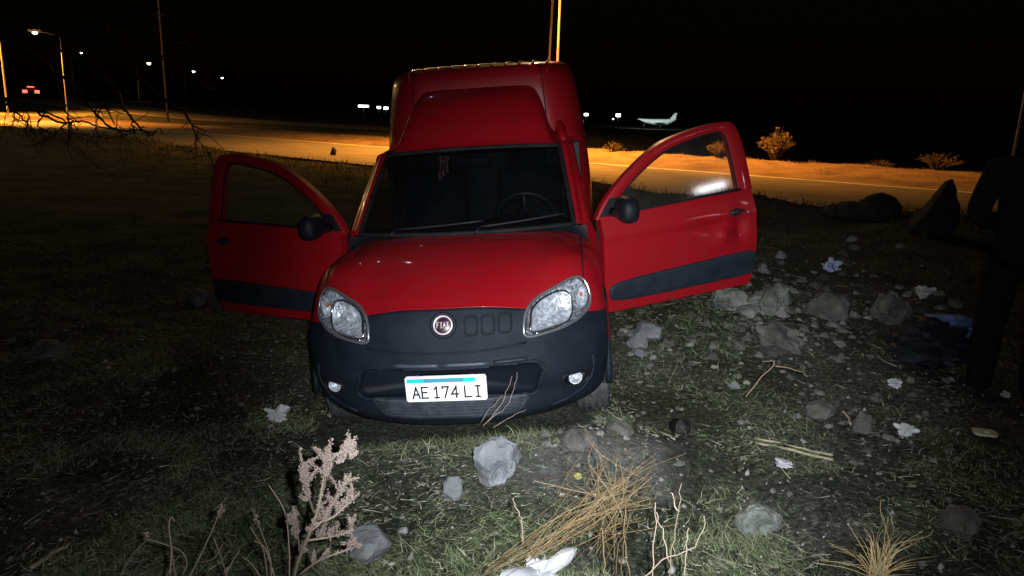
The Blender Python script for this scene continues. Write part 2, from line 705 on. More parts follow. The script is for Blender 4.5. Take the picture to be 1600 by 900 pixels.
def scale_outline(q, k):
    cx = sum(p[0] for p in q) / len(q)
    cz = sum(p[1] for p in q) / len(q)
    return [(cx + (p[0] - cx) * k, cz + (p[1] - cz) * k) for p in q]


def surf_patch(mb, q, off, bulge=0.0, skirt=0.02, rings=(1, .97, .9, .75, .5, .25)):
    # a raised pad or lens following the nose surface inside outline q
    rows = [[onfront(x, z) + Vector((0, skirt, 0)) for x, z in q]]
    for k in rings:
        h = off + bulge * (1 - k * k)
        if k == 1: h = off * .6
        rows.append([onfront(x, z, h) for x, z in scale_outline(q, k)])
    n0 = mb.grid(rows, True, True)
    cx = sum(p[0] for p in q) / len(q)
    cz = sum(p[1] for p in q) / len(q)
    mb.fan(rows[-1], onfront(cx, cz, off + bulge), True)


def pocket(mb, q, depth, shrink=.92, ymax=None):
    # a recess behind outline q
    r0 = [onfront(x, z, -.001) for x, z in q]
    r1 = [onfront(x, z, -.001) + Vector((0, depth, 0)) for x, z in scale_outline(q, shrink)]
    if ymax is not None:
        r1 = [Vector((p.x, min(p.y, ymax), p.z)) for p in r1]
    mb.grid([r0, [(a + b) / 2 for a, b in zip(r0, r1)], r1], True, True)
    c = sum(r1, Vector()) / len(r1)
    mb.fan(r1, c, True)


def inside(q, x, z):
    c = False
    n = len(q)
    for k in range(n):
        x1, z1 = q[k]
        x2, z2 = q[k - 1]
        if (z1 > z) != (z2 > z) and x < (x2 - x1) * (z - z1) / (z2 - z1) + x1:
            c = not c
    return c


def mir(q): return [(-x, z) for x, z in q][::-1]


HL = [(.387, .690), (.391, .755), (.404, .800), (.440, .832), (.49, .853), (.548, .871), (.604, .889), (.653, .897), (.68, .888), (.707, .855), (.722, .80), (.720, .755), (.698, .728), (.652, .706), (.58, .693), (.486, .684), (.411, .676)]
HL = smooth_outline(HL, 56, 1)
INT = rrect(0, .472, .93, .175, .05, .16)
FOG = smooth_outline([(.57, .455), (.66, .455), (.70, .43), (.69, .39), (.64, .37), (.58, .385), (.56, .42)], 32, 2)
holes = [(HL, .955), (mir(HL), .955), (INT, .975), (FOG, .93), (mir(FOG), .93)]
holes = [scale_outline(q, k) for q, k in holes]
hbox = [(min(p[0] for p in q), max(p[0] for p in q), min(p[1] for p in q), max(p[1] for p in q)) for q in holes]


def cut_build(g, name, m, parent, yshift=None):
    mb = MB()
    mb.v = [tuple(p) for p in g.reshape(-1, 3)]
    for q in grid_faces(g):
        c = [sum(mb.v[k][a] for k in q) / 4 for a in range(3)]
        if c[1] < .62 and any(b[0] < c[0] < b[1] and b[2] < c[2] < b[3] and inside(o, c[0], c[2]) for o, b in zip(holes, hbox)):
            continue
        mb.f.append(q)
        mb.mi.append(0)
    return mb.build(name, m, parent)


fg2 = fasg.copy()
fg2[-1, :, 1] += .012
fg2[-1, :, 2] -= .006
bumper = cut_build(fg2, 'bumper', BUMP, van)
hg2 = hoodg.copy()
lip = hg2[:1].copy()
lip[..., 1] += .02
lip[..., 2] -= .006
hg2 = np.concatenate([lip, hg2])
bonnet = cut_build(hg2, 'bonnet', RED, van)
# shut lines between bonnet and wings
for sd in (1, -1):
    j = hoodg.shape[1] // 2 + sd * int(14 * 4.35)
    mb = MB()
    mb.tube([Vector(hoodg[i, j]) for i in range(22, hoodg.shape[0], 3)], .0055, 5)
    mb.build('bonnet_seam', BLACK, van)
# lower grey mesh of the air intake, upper lip bars, plate
mb = MB()
pocket(mb, INT, .055, .95)
mb.build('air_intake', mat('intake_shade_plastic', (.0035, .0055, .010), .6, 0, 9, (.005, .0075, .013), spec=.15), van)  # darker copy of the bumper plastic, recess shade put into its colour
mb = MB()
mb.tube([onfront(x, z, .002) for x, z in INT], .009, 8, closed=True)
mb.build('intake_rim', BUMP, van)
for x0, x1 in ((-.265, -.03), (-.015, .215), (.235, .40)):
    mb = MB()
    mb.tube([onfront(x0 + (x1 - x0) * k / 6, .577, .004) for k in range(7)], .0115, 8)
    mb.build('intake_bar', CLAD if x0 > .2 else mat('bar_sheen_plastic', (0.025, 0.035, 0.055), .5, 0, 20, (.035, .045, .065)), van)  # first two bars paler, a reflection put into their colour
mb = MB()
q = smooth_outline([(-.41, .392), (.41, .392), (.36, .30), (.30, .285), (-.30, .285), (-.36, .30)], 60, 1)
surf_patch(mb, q, .006, .002, rings=(1, .96, .8, .6, .4, .2))
for r in range(5):
    z = .305 + r * .018
    wx = .33 + r * .012
    mb.tube([onfront(-wx + 2 * wx * k / 16, z, .008) for k in range(17)], .0035, 5)
mb.build('lower_grille', mat('grey_skid', (0.016, 0.021, 0.03), .6, 0, 18, (.034, .04, .052), .3, 150), van)
# three rounded pads beside the badge
for cx in (.135, .218, .300):
    mb = MB()
    q = rrect(cx, .757, .062, .088, .018)
    mb.tube([onfront(x, z, -.001) for x, z in q], .0045, 6, closed=True)
    mb.build('grille_groove', BLACK, van)
    mb = MB()
    surf_patch(mb, scale_outline(q, .86), .004, .0, .01)
    mb.build('grille_pad', BUMP, van)
# crease across the nose
mb = MB()
mb.tube([onfront(-.40 + .8 * k / 20, .655 - .02 * (1 - (k / 10 - 1) ** 2), -.002) for k in range(21)], .006, 6)
mb.build('nose_crease', BUMP, van)
# round badge
bc = onfront(0, .765, .004)
nrm = (onfront(0, .79) - onfront(0, .74)).cross(Vector((1, 0, 0))).normalized()
if nrm.y > 0: nrm = -nrm
ux = Vector((1, 0, 0))
uz = nrm.cross(ux).normalized()
if uz.z < 0: uz = -uz
BM = Matrix((ux, uz, nrm)).transposed().to_4x4()
BM.translation = bc
mb = MB()
mb.lathe([(.066, -.02), (.066, .004), (.060, .010), (.052, .008), (.050, .002), (.0, .002)], 40, BM)
badge = mb.build('badge', DARKP, van)
mb = MB()
mb.lathe([(.048, .0), (.049, .010), (.044, .013), (.040, .010), (.040, .003)], 40, BM)
mb.build('badge_ring', mat('badge_bright', (.6, .55, .6), .35, .4), badge)
mb = MB()
mb.lathe([(.040, .004), (.03, .008), (.012, .0095), (.0001, .010)], 40, BM)
mb.build('badge_disc', BADGE, badge)


def strokes(mb, polys, x0, h, wd, th, M, depth=.003):
    # flat letters from stroke polylines in a unit box
    for pl in polys:
        for (ax, ay), (bx, by) in zip(pl, pl[1:]):
            a = Vector((x0 + ax * wd, ay * h, 0))
            b = Vector((x0 + bx * wd, by * h, 0))
            d = (b - a).normalized() * (th * .5)
            n = Vector((-d.y, d.x, 0))
            a, b = a - d, b + d
            mb.grid([[M @ (a - n), M @ (a - n + Vector((0, 0, depth)))], [M @ (b - n), M @ (b - n + Vector((0, 0, depth)))],
                     [M @ (b + n), M @ (b + n + Vector((0, 0, depth)))], [M @ (a + n), M @ (a + n + Vector((0, 0, depth)))],
                     [M @ (a - n), M @ (a - n + Vector((0, 0, depth)))]])
            k = len(mb.v)
            mb.v += [tuple(M @ (p + Vector((0, 0, depth)))) for p in (a - n, b - n, b + n, a + n)]
            mb.f.append((k, k + 1, k + 2, k + 3))
            mb.mi.append(mb.cur)


GL = {'A': [[(0, 0), (.5, 1), (1, 0)], [(.2, .33), (.8, .33)]], 'E': [[(1, 0), (0, 0), (0, 1), (1, 1)], [(0, .52), (.85, .52)]],
      '1': [[(.1, .8), (.5, 1), (.5, 0)], [(.1, 0), (.9, 0)]], '7': [[(0, .85), (0, 1), (1, 1), (.35, 0)]],
      '4': [[(.75, 0), (.75, 1), (0, .3), (1, .3)]], 'L': [[(0, 1), (0, 0), (1, 0)]], 'I': [[(.5, 0), (.5, 1)], [(.1, 0), (.9, 0)], [(.1, 1), (.9, 1)]],
      'F': [[(0, 0), (0, 1), (1, 1)], [(0, .52), (.8, .52)]], 'T': [[(0, 1), (1, 1)], [(.5, 1), (.5, 0)]]}
mb = MB()
for k, ch in enumerate('FIAT'):
    strokes(mb, GL[ch], -.0285 + k * .0160, .026, .0095, .0038, BM @ Matrix.Translation((0, -.013, .0095)), .004)
mb.build('badge_letters', mat('badge_silver', (.62, .55, .58), .4, .2), badge)

# number plate
PM = Matrix.Translation((0, -.024, .469)) @ Matrix.Rotation(rad(90), 4, 'X')   # local x right, y up, z out of the nose
mb = MB()


def plate_ring(wd, ht, r, z):
    return [PM @ Vector((x, y, z)) for x, y in rrect(0, 0, wd, ht, r)]


mb.grid([plate_ring(.40, .13, .012, -.012), plate_ring(.40, .13, .012, .003), plate_ring(.396, .126, .012, .005), plate_ring(.386, .116, .01, .0035)], True)
mb.fan(plate_ring(.386, .116, .01, .0035), PM @ Vector((0, 0, .0035)))
plate = mb.build('number_plate', PLATEW, van)
for (xa, xb, m) in ((-.192, -.105, PLATEB), (-.105, .09, PLATED), (.09, .15, PLATEB)):
    mb = MB()
    zt = .0045
    mb.grid([[PM @ Vector((xa, .034, zt)), PM @ Vector((xb, .034, zt))], [PM @ Vector((xa, .056, zt)), PM @ Vector((xb, .056, zt))]])
    mb.build('plate_band', m, plate, False)
for ch, x0, wd in (('A', -.166, .034), ('E', -.120, .028), ('1', -.060, .026), ('7', -.018, .029), ('4', .026, .032), ('L', .092, .032), ('I', .143, .027)):
    mb = MB()
    strokes(mb, GL[ch], x0, .056, wd, .0085, PM @ Matrix.Translation((0, -.045, .0035)), .002)
    mb.build('plate_letter', INK, plate, False)
mb = MB()
mb.box((0, .035, .469), (.30, .07, .09), None, .01)
mb.build('plate_bracket', DARKP, van)


# headlights
def headlight(q, sd):
    mb = MB()
    mb.tube([onfront(x, z, .001) for x, z in q], .0075, 8, closed=True)
    hl = mb.build('headlight', mat('headlight_rim', (.25, .26, .29), .25, .7), van)
    mb = MB()
    pocket(mb, scale_outline(q, .98), .13, .9, .52)
    mb.build('headlight_bezel', HLBACK, hl)
    mb = MB()
    surf_patch(mb, scale_outline(q, .985), .006, .008, .0)
    mb.build('lens', LENS, hl)
    ln = (onfront(sd * .56, .78) - onfront(sd * .56, .78) + Vector((sd * .25, -1, .12))).normalized()

    def bowl(c, rx, rz, depth, name, m, facets):
        ax = Vector((1, 0, 0))
        rows = []
        for k in range(9):
            t = k / 8
            rr = math.sqrt(max(0, t))
            rows.append([c + Vector((math.cos(a) * rx * rr, depth * (1 - t) - (.012 if t == 1 else 0) + sd * math.cos(a) * rx * rr * .55, math.sin(a) * rz * rr * (1 + .10 * sd * math.cos(a))))
                         for a in [2 * math.pi * i / facets for i in range(facets)]])
        b = MB()
        b.grid(rows[1:], True)
        b.fan(rows[1], c + Vector((0, depth, 0)), True)
        o = b.build(name, m, hl, False)
        return o
    RQ = [(.422, .698), (.43, .80), (.47, .83), (.53, .848), (.575, .855), (.61, .843), (.632, .80), (.634, .745), (.61, .714), (.55, .702), (.48, .695)]
    RQ = smooth_outline(RQ, 40, 1)
    if sd < 0: RQ = mir(RQ)
    rows = []
    for k, dp in ((1, .012), (.97, .03), (.85, .052), (.65, .072), (.42, .088), (.2, .096)):
        sq = scale_outline(RQ, k)
        base = [onfront(x, z, 0) for x, z in RQ]
        my = sum(p.y for p in base) / len(base)
        rows.append([Vector((x, onfront(x, z).y * (.35 + .65 * k) + my * .65 * (1 - k) + dp, z)) for x, z in sq])
    b = MB()
    b.grid(rows, True, sd > 0)
    b.fan(rows[-1], sum(rows[-1], Vector()) / len(rows[-1]) + Vector((0, .002, 0)), sd > 0)
    b.build('reflector', CHROME, hl)
    c1 = sum(rows[-1], Vector()) / len(rows[-1])
    mb = MB()
    mb.tube([onfront(x, z, -.008) for x, z in RQ], .0055, 7, closed=True)
    mb.build('reflector_rim', CHROME2, hl)
    mb = MB()
    mb.lathe([(.0001, -.075), (.016, -.07), (.02, -.045), (.016, -.03), (.016, 0), (.03, .0)], 16, Matrix.Translation(c1) @ Matrix.Rotation(rad(-90), 4, 'X'))
    mb.build('bulb', BULB, hl)
    c2 = onfront(sd * .675, .80) + Vector((0, .035, 0))
    bowl(c2, .034, .06, .05, 'indicator', CHROME, 20)
    mb = MB()
    mb.lathe([(.0001, -.03), (.008, -.026), (.009, 0)], 12, Matrix.Translation(c2 + Vector((0, .03, .0))) @ Matrix.Rotation(rad(-90), 4, 'X'))
    mb.build('indicator_bulb', AMBER, hl)
    mb = MB()
    for zz, xa, xb in ((.695, .43, .60), (.688, .44, .58)):
        mb.tube([onfront(sd * (xa + (xb - xa) * k / 6), zz + .02 * k / 6, -.012) for k in range(7)], .0045, 6)
    mb.build('reflector_step', CHROME2, hl)


headlight(HL, 1)
headlight(mir(HL), -1)
for sd in (1, -1):
    q = FOG if sd == 1 else mir(FOG)
    mb = MB()
    mb.tube([onfront(x, z, .001) for x, z in q], .007, 8, closed=True)
    fo = mb.build('fog_light', DARKP, van)
    mb = MB()
    pocket(mb, scale_outline(q, .98), .07, .8)
    mb.build('fog_recess', DARKP, fo)
    c = onfront(sd * .628, .418) + Vector((0, .018, 0))
    mb = MB()
    M = Matrix.Translation(c) @ Matrix.Rotation(rad(14 * sd), 4, 'Z') @ Matrix.Rotation(rad(90), 4, 'X')
    mb.lathe([(.0001, -.03), (.018, -.026), (.032, -.008), (.036, .004), (.033, .008), (.030, .0)], 28, M)
    mb.build('fog_reflector', CHROME, fo)
    mb = MB()
    mb.lathe([(.031, .002), (.02, .007), (.0001, .009)], 24, M)
    mb.build('fog_lens', LENS, fo)
    # bumper corner crease round the fog lamp
    mb = MB()
    mb.tube([onfront(sd * x, z, .002) for x, z in ((.50, .30), (.58, .315), (.66, .345), (.71, .40), (.725, .46), (.72, .52))], .008, 6)
    mb.build('corner_crease', BUMP, fo)

# wing sides with the wheel arch
for sd in (1, -1):
    rows = []
    ysv = np.linspace(.44, 1.16, 30)
    for k in range(9):
        row = []
        for y in ysv:
            dy = y - .76
            zb = .30 + math.sqrt(max(0, .37 ** 2 - dy * dy)) if abs(dy) < .37 else .30
            zt = .70
            z = zb + (zt - zb) * k / 8
            row.append((sd * (.802 + .018 * math.exp(-((z - zb) / .06) ** 2)), y, z))
        rows.append(row)
    mb = MB()
    mb.grid(rows, flip=sd < 0)
    mb.build('wing', RED, van)
    mb = MB()
    mb.tube([(sd * .805, .76 + .372 * math.cos(a), .30 + .372 * math.sin(a)) for a in np.linspace(0, math.pi, 20)], .018, 7)
    mb.build('arch_trim', BUMP, van)
    mb = MB()
    mb.grid([[(sd * x, .76 + .37 * math.cos(a), .30 + .37 * math.sin(a)) for a in np.linspace(0, math.pi, 16)] for x in (.79, .50)])
    mb.build('arch_liner', BLACK, van)
    # upper wing behind bonnet up to the door hinge
    mb = MB()
    mb.grid([[(sd * .79, 1.02, .69), (sd * .797, 1.16, .69)], [(sd * .785, 1.03, .80), (sd * .795, 1.16, .80)], [(sd * .74, 1.04, .93), (sd * .785, 1.17, .95)], [(sd * .715, 1.06, 1.0), (sd * .745, 1.18, 1.04)]])
    mb.build('wing_rear', RED, van)
    # wheels
    for wy in (.76, 3.49):
        M = Matrix.Translation((sd * .715, wy, .305)) @ Matrix.Rotation(rad(90), 4, 'Y')
        prof = [(.19, -.085), (.235, -.098), (.275, -.095), (.296, -.082)]
        for g in (-.055, -.02, .02, .055):
            prof += [(.304, g - .013), (.304, g - .007), (.288, g - .006), (.288, g + .006), (.304, g + .007)]
        prof += [(.304, .066), (.296, .082), (.275, .095), (.235, .098), (.19, .085)]
        mb = MB()
        mb.lathe(prof, 48, M)
        tb = mb.build('wheel', RUB, van, True, 30)
        mb = MB()
        mb.lathe([(.195, -.085), (.19, -.07), (.17, -.02), (.16, .0), (.12, .03 * sd), (.06, .04 * sd), (.0001, .05 * sd)], 32, M)
        mb.lathe([(.195, .085), (.19, .07), (.17, .02), (.16, .0)], 32, M)
        mb.build('rim', STEEL, tb)
    # sill under the door
    mb = MB()
    mb.box((sd * .735, 1.72, .40), (.10, 1.12, .12), None, .02)
    mb.build('sill', RED, van)
    mb = MB()
    mb.box((sd * .665, 2.17, .93), (.09, .07, 1.0), None, .006)
    mb.build('door_post', DARKP, van)  # dark instead of red paint, cab shade put into its colour

# windscreen
wr = []
for v in range(5):
    row = []
    for k in range(9):
        s = k / 4 - 1
        b = Vector((s * .653, 1.06 - .13 * (1 - s * s), 1.043))
        t = Vector((s * .572, 1.66 - .07 * (1 - s * s), 1.455 + .02 * (1 - s * s)))
        p = b.lerp(t, v / 4) + Vector((0, -.55, .8)) * (.018 * (1 - (v / 2 - 1) ** 2) * (1 - .3 * s * s))
        row.append(p)
    wr.append(row)
wg = patch([[tuple(p) for p in r] for r in wr], 5, 5)
mb = MB()
mb.grid(wg)
wind = mb.build('windscreen', GLASS_W, van)
bd = [Vector(p) for p in list(wg[0]) + list(wg[:, -1])[1:] + list(wg[-1])[::-1][1:] + list(wg[:, 0])[::-1][1:-1]]
mb = MB()
mb.tube(bd, .016, 7, closed=True)
mb.build('windscreen_seal', BLACK, wind)
# cowl
mb = MB()
rows = []
hl_ = hoodg[-1]
k0, k1 = 14 * 2, hoodg.shape[1] - 14 * 2
for t in (0, .4, 1):
    row = []
    for j in range(k0, k1):
        p = Vector(hl_[j])
        s = max(-1, min(1, p.x / .653))
        b = Vector((p.x * .99, 1.06 - .13 * (1 - s * s) + .02, 1.03))
        q = p.lerp(b, t)
        q.z -= .02 * (1 - abs(2 * t - 1)) + .004
        row.append(q)
    rows.append(row)
mb.grid(rows)
mb.build('cowl', DARKP, van)
for x0, x1, dy in ((-.42, .12, 0), (.10, .60, 0)):
    mb = MB()
    pts = []
    for k in range(9):
        t = k / 8
        x = x0 + (x1 - x0) * t
        s = x / .653
        pts.append((x, 1.06 - .13 * (1 - s * s) + .02 + .03 * t, 1.073 + .03 * t))
    mb.tube(pts, .008, 6)
    mb.tube([pts[0], (x0 - .02, pts[0][1] - .05, 1.045)], .012, 6)
    mb.build('wiper', DARKP, van)
# pillars
for sd in (1, -1):
    rows = []
    for t in np.linspace(0, 1, 9):
        a = Vector((.653, 1.06, 1.043)).lerp(Vector((.572, 1.66, 1.455)), t)
        b = Vector((.708, 1.09, 1.02)).lerp(Vector((.640, 1.69, 1.45)), t)
        c = Vector((.742, 1.17, 1.03)).lerp(Vector((.668, 1.78, 1.435)), t)
        d = Vector((.70, 1.24, 1.02)).lerp(Vector((.62, 1.84, 1.41)), t)
        up = Vector((0, -.3, .5)) * (.016 * math.sin(t * math.pi))
        rows.append([Vector((p.x * sd, p.y, p.z)) + up for p in (a, (a + b) / 2 + Vector((.006, -.014, .008)), b, (b + c) / 2 + Vector((.008, -.004, .004)), c, d)])
    g = patch([[tuple(p) for p in r] for r in rows], 2, 4)
    mb = MB()
    mb.grid(g, flip=sd < 0)
    mb.build('pillar', RED, van)
# cab roof with the raised fairing
cxs = [0, .2, .38, .47, .53, .565, .60, .64, .665, .668]
fz = [1.472, 1.515, 1.655, 1.785, 1.85]
rz = [1.462, 1.466, 1.470, 1.474, 1.474]
wt = [1, 1, .99, .95, .78, .25, .0, -.06, -.2, -.55]
rr = []
for i, dy in enumerate((0, .06, .20, .36, .52)):
    row = []
    for j, x in enumerate(cxs):
        s = x / .572
        y0 = 1.66 - .07 * (1 - min(1, s) ** 2)
        sh = 1 - .17 * (i / 4) * (1 if x < .54 else max(0, (.62 - x) / .08))
        k = wt[j]
        if i == 0: z = 1.455 + .02 * (1 - min(1, s) ** 2) + (.002 if j < 6 else -.012 * (j - 5))
        elif k >= 0: z = rz[i] + (fz[i] - rz[i]) * k
        else: z = rz[i] + k * .10
        row.append((x * sh * (1 if i else .995), y0 + dy, z))
    rr.append(row)
g = patch(mirror_cols(rr), 8, 5)
mb = MB()
mb.grid(g)
mb.build('cab_roof', RED, van)
# headlining so the cab is closed above
mb = MB()
mb.grid([[(-.60, 1.74, 1.425), (.60, 1.74, 1.425)], [(-.60, 2.11, 1.44), (.60, 2.11, 1.44)]])
mb.build('headlining', BLACK, van)

# cargo box
def box_ring(inset, z, n=14):
    X, Y0, Y1 = .805 - inset, 2.10 + inset * .9, 4.36 - inset
    rx, ry = .30 - inset * .2, .42 - inset * .3
    pts = []
    for k in range(n + 1):
        a = math.pi / 2 * k / n
        pts.append((X - rx + rx * math.sin(a) , Y0 + ry - ry * math.cos(a), z))
    half = [(x, Y0, z) for x in np.linspace(0, X - rx, 8)[:-1]] + pts + [(X, y, z) for y in np.linspace(Y0 + ry, Y1 - .06, 12)[1:]]
    half += [(X - .02, Y1 - .02, z), (X - .06, Y1, z)]
    half += [(x, Y1, z) for x in np.linspace(X - .06, 0, 5)[1:]]
    left = [(-x, y, zz) for x, y, zz in half[1:-1]][::-1]
    return half + left


lv = [(.12, .36), (.03, .40), (.01, .52), (.01, .80), (.015, 1.10), (.04, 1.40), (.07, 1.64), (.095, 1.80), (.115, 1.90), (.14, 1.955), (.175, 1.982), (.225, 1.995), (.34, 2.003)]
mb = MB()
rows = [box_ring(i, z) for i, z in lv]
mb.grid(rows, True)
top = rows[-1]
ks = [.75, .5, .25]
rows2 = [top] + [[(p[0] * k, 3.2 + (p[1] - 3.2) * k, p[2] + .008 * (1 - k)) for p in top] for k in ks]
mb.grid(rows2, True)
mb.fan(rows2[-1], (0, 3.2, 2.012))
bx = mb.build('cargo_box', RED, van)
BOX = BVHTree.FromObject(bx, bpy.context.evaluated_depsgraph_get())
for k in range(11):
    x = -.5 + k * .1
    mb = MB()
    pts = []
    for y in (2.235, 2.26, 2.30, 2.36, 2.6, 3.2, 4.0):
        h = BOX.ray_cast(Vector((x, y, 3)), Vector((0, 0, -1)))[0]
        pts.append((x, y, h.z + .002))
    mb.tube(pts, [.004, .008, .011, .012, .012, .012, .012], 7)
    mb.build('roof_rib', RED, bx)
for sd in (1, -1):
    mb = MB()
    pts = []
    for z in list(np.linspace(.6, 1.92, 16)) + [1.95, 1.97, 1.985]:
        x = sd * (.512 - max(0, z - 1.2) * .07)
        h = BOX.ray_cast(Vector((x, 0, z)), Vector((0, 1, 0)))[0]
        if h: pts.append((x, h.y - .0005, z))
    mb.tube(pts, .0045, 5)
    mb.build('box_seam', BLACK, bx)
    # rail end where the cab roof meets the box
    mb = MB()
    mb.tube([(sd * .60, 1.93, 1.455), (sd * .59, 2.02, 1.49), (sd * .58, 2.10, 1.53), (sd * .57, 2.18, 1.56)], [.02, .032, .04, .03], 10)
    mb.build('rail_end', RED, bx)

# cab interior
mb = MB()
mb.box((0, 2.055, .92), (1.24, .03, 1.06), None, .01)
mb.build('dark_cab_panel', BLACK, van)  # black panel added to keep the cab dark behind the glass
for sd in (1, -1):
    mb = MB()
    mb.box((sd * .60, 2.10, .93), (.10, .10, 1.04), None, .02)
    mb.build('dark_post_panel', BLACK, van)  # black cover added over the posts to darken the cab
mb = MB()
mb.box((0, 1.65, .36), (1.40, 1.15, .04))
mb.build('cab_floor', BLACK, van, False)
mb = MB()
g = patch([[(-.66, 1.10, 1.0), (-.3, 1.02, 1.015), (0, 1.0, 1.02), (.3, 1.02, 1.03), (.66, 1.10, 1.0)],
           [(-.66, 1.25, 1.015), (-.3, 1.25, 1.03), (0, 1.25, 1.03), (.3, 1.25, 1.06), (.66, 1.25, 1.015)],
           [(-.66, 1.36, .98), (-.3, 1.38, .99), (0, 1.38, 1.0), (.3, 1.38, 1.03), (.66, 1.36, .98)],
           [(-.66, 1.36, .60), (-.3, 1.38, .60), (0, 1.38, .60), (.3, 1.36, .60), (.66, 1.36, .60)]], 4, 6)
mb.grid(g)
mb.build('dashboard', DARKP, van)
mb = MB()
M = Matrix.Translation((.34, 1.47, 1.03)) @ Matrix.Rotation(rad(-62), 4, 'X')
mb.tube([M @ Vector((.185 * math.cos(a), .185 * math.sin(a), 0)) for a in np.linspace(0, 2 * math.pi, 33)[:-1]], .015, 8, closed=True)
for a in (0, math.pi, -math.pi / 2):
    mb.tube([M @ Vector((0, 0, -.02)), M @ Vector((.18 * math.cos(a), .18 * math.sin(a), 0))], [.03, .014], 6)
mb.lathe([(.065, -.03), (.065, .01), (.04, .025), (.0001, .028)], 16, M)
mb.build('steering_wheel', mat('wheel_plastic', (.014, .015, .019), .5, 0, 30, (.02, .022, .025)), van)
for x in (-.34, .34):
    mb = MB()
    mb.box((x, 1.78, .66), (.48, .50, .16), None, .05)
    mb.box((x, 2.0, .98), (.46, .14, .62), Matrix.Rotation(rad(-10), 3, 'X'), .055)
    st = mb.build('seat', FABRIC, van)
    mb = MB()
    mb.box((x, 2.045, 1.36), (.26, .10, .17), Matrix.Rotation(rad(-8), 3, 'X'), .04)
    mb.tube([(x - .06, 2.03, 1.22), (x - .06, 2.04, 1.32)], .006, 6)
    mb.tube([(x + .06, 2.03, 1.22), (x + .06, 2.04, 1.32)], .006, 6)
    mb.build('headrest', FABRIC, st)
mb = MB()
mb.box((0, 1.60, 1.385), (.22, .03, .065), Matrix.Rotation(rad(12), 3, 'X'), .012)
mb.tube([(0, 1.61, 1.41), (0, 1.64, 1.455)], .008, 6)
mb.build('rear_view_mirror', DARKP, van)
# pale ribbon hanging behind the top of the glass
WBV = BVHTree.FromPolygons([Vector(p) for p in wg.reshape(-1, 3)], grid_faces(wg))
mb = MB()
Ip = POSE.inverted()
for k in range(3):
    rows = []
    for i in range(8 - k):
        d_ = (Ip.to_3x3() @ (ray(688 + k * 5.5 + 1.2 * math.sin(i * .9 + k), 244 + i * 5.2, 1) - CAM)).normalized()
        h = WBV.ray_cast(Ip @ CAM, d_)[0]
        p = h + d_ * (.05 + .006 * k)
        wv_ = .007 + .003 * math.sin(i * 1.3 + k)
        rows.append([p - Vector((wv_, 0, 0)), p + Vector((wv_, .004, 0))])
    mb.grid(rows)
rib = mb.build('ribbon', mat('ribbon_cloth', (.22, .035, .05), .8, 0, 50, (.36, .17, .19)))
rib.matrix_world = POSE
tag(rib, 'small reddish ribbon hanging behind the top of the van windscreen', 'ribbon')


# doors
def belt(s): return 1.05 + .05 * s


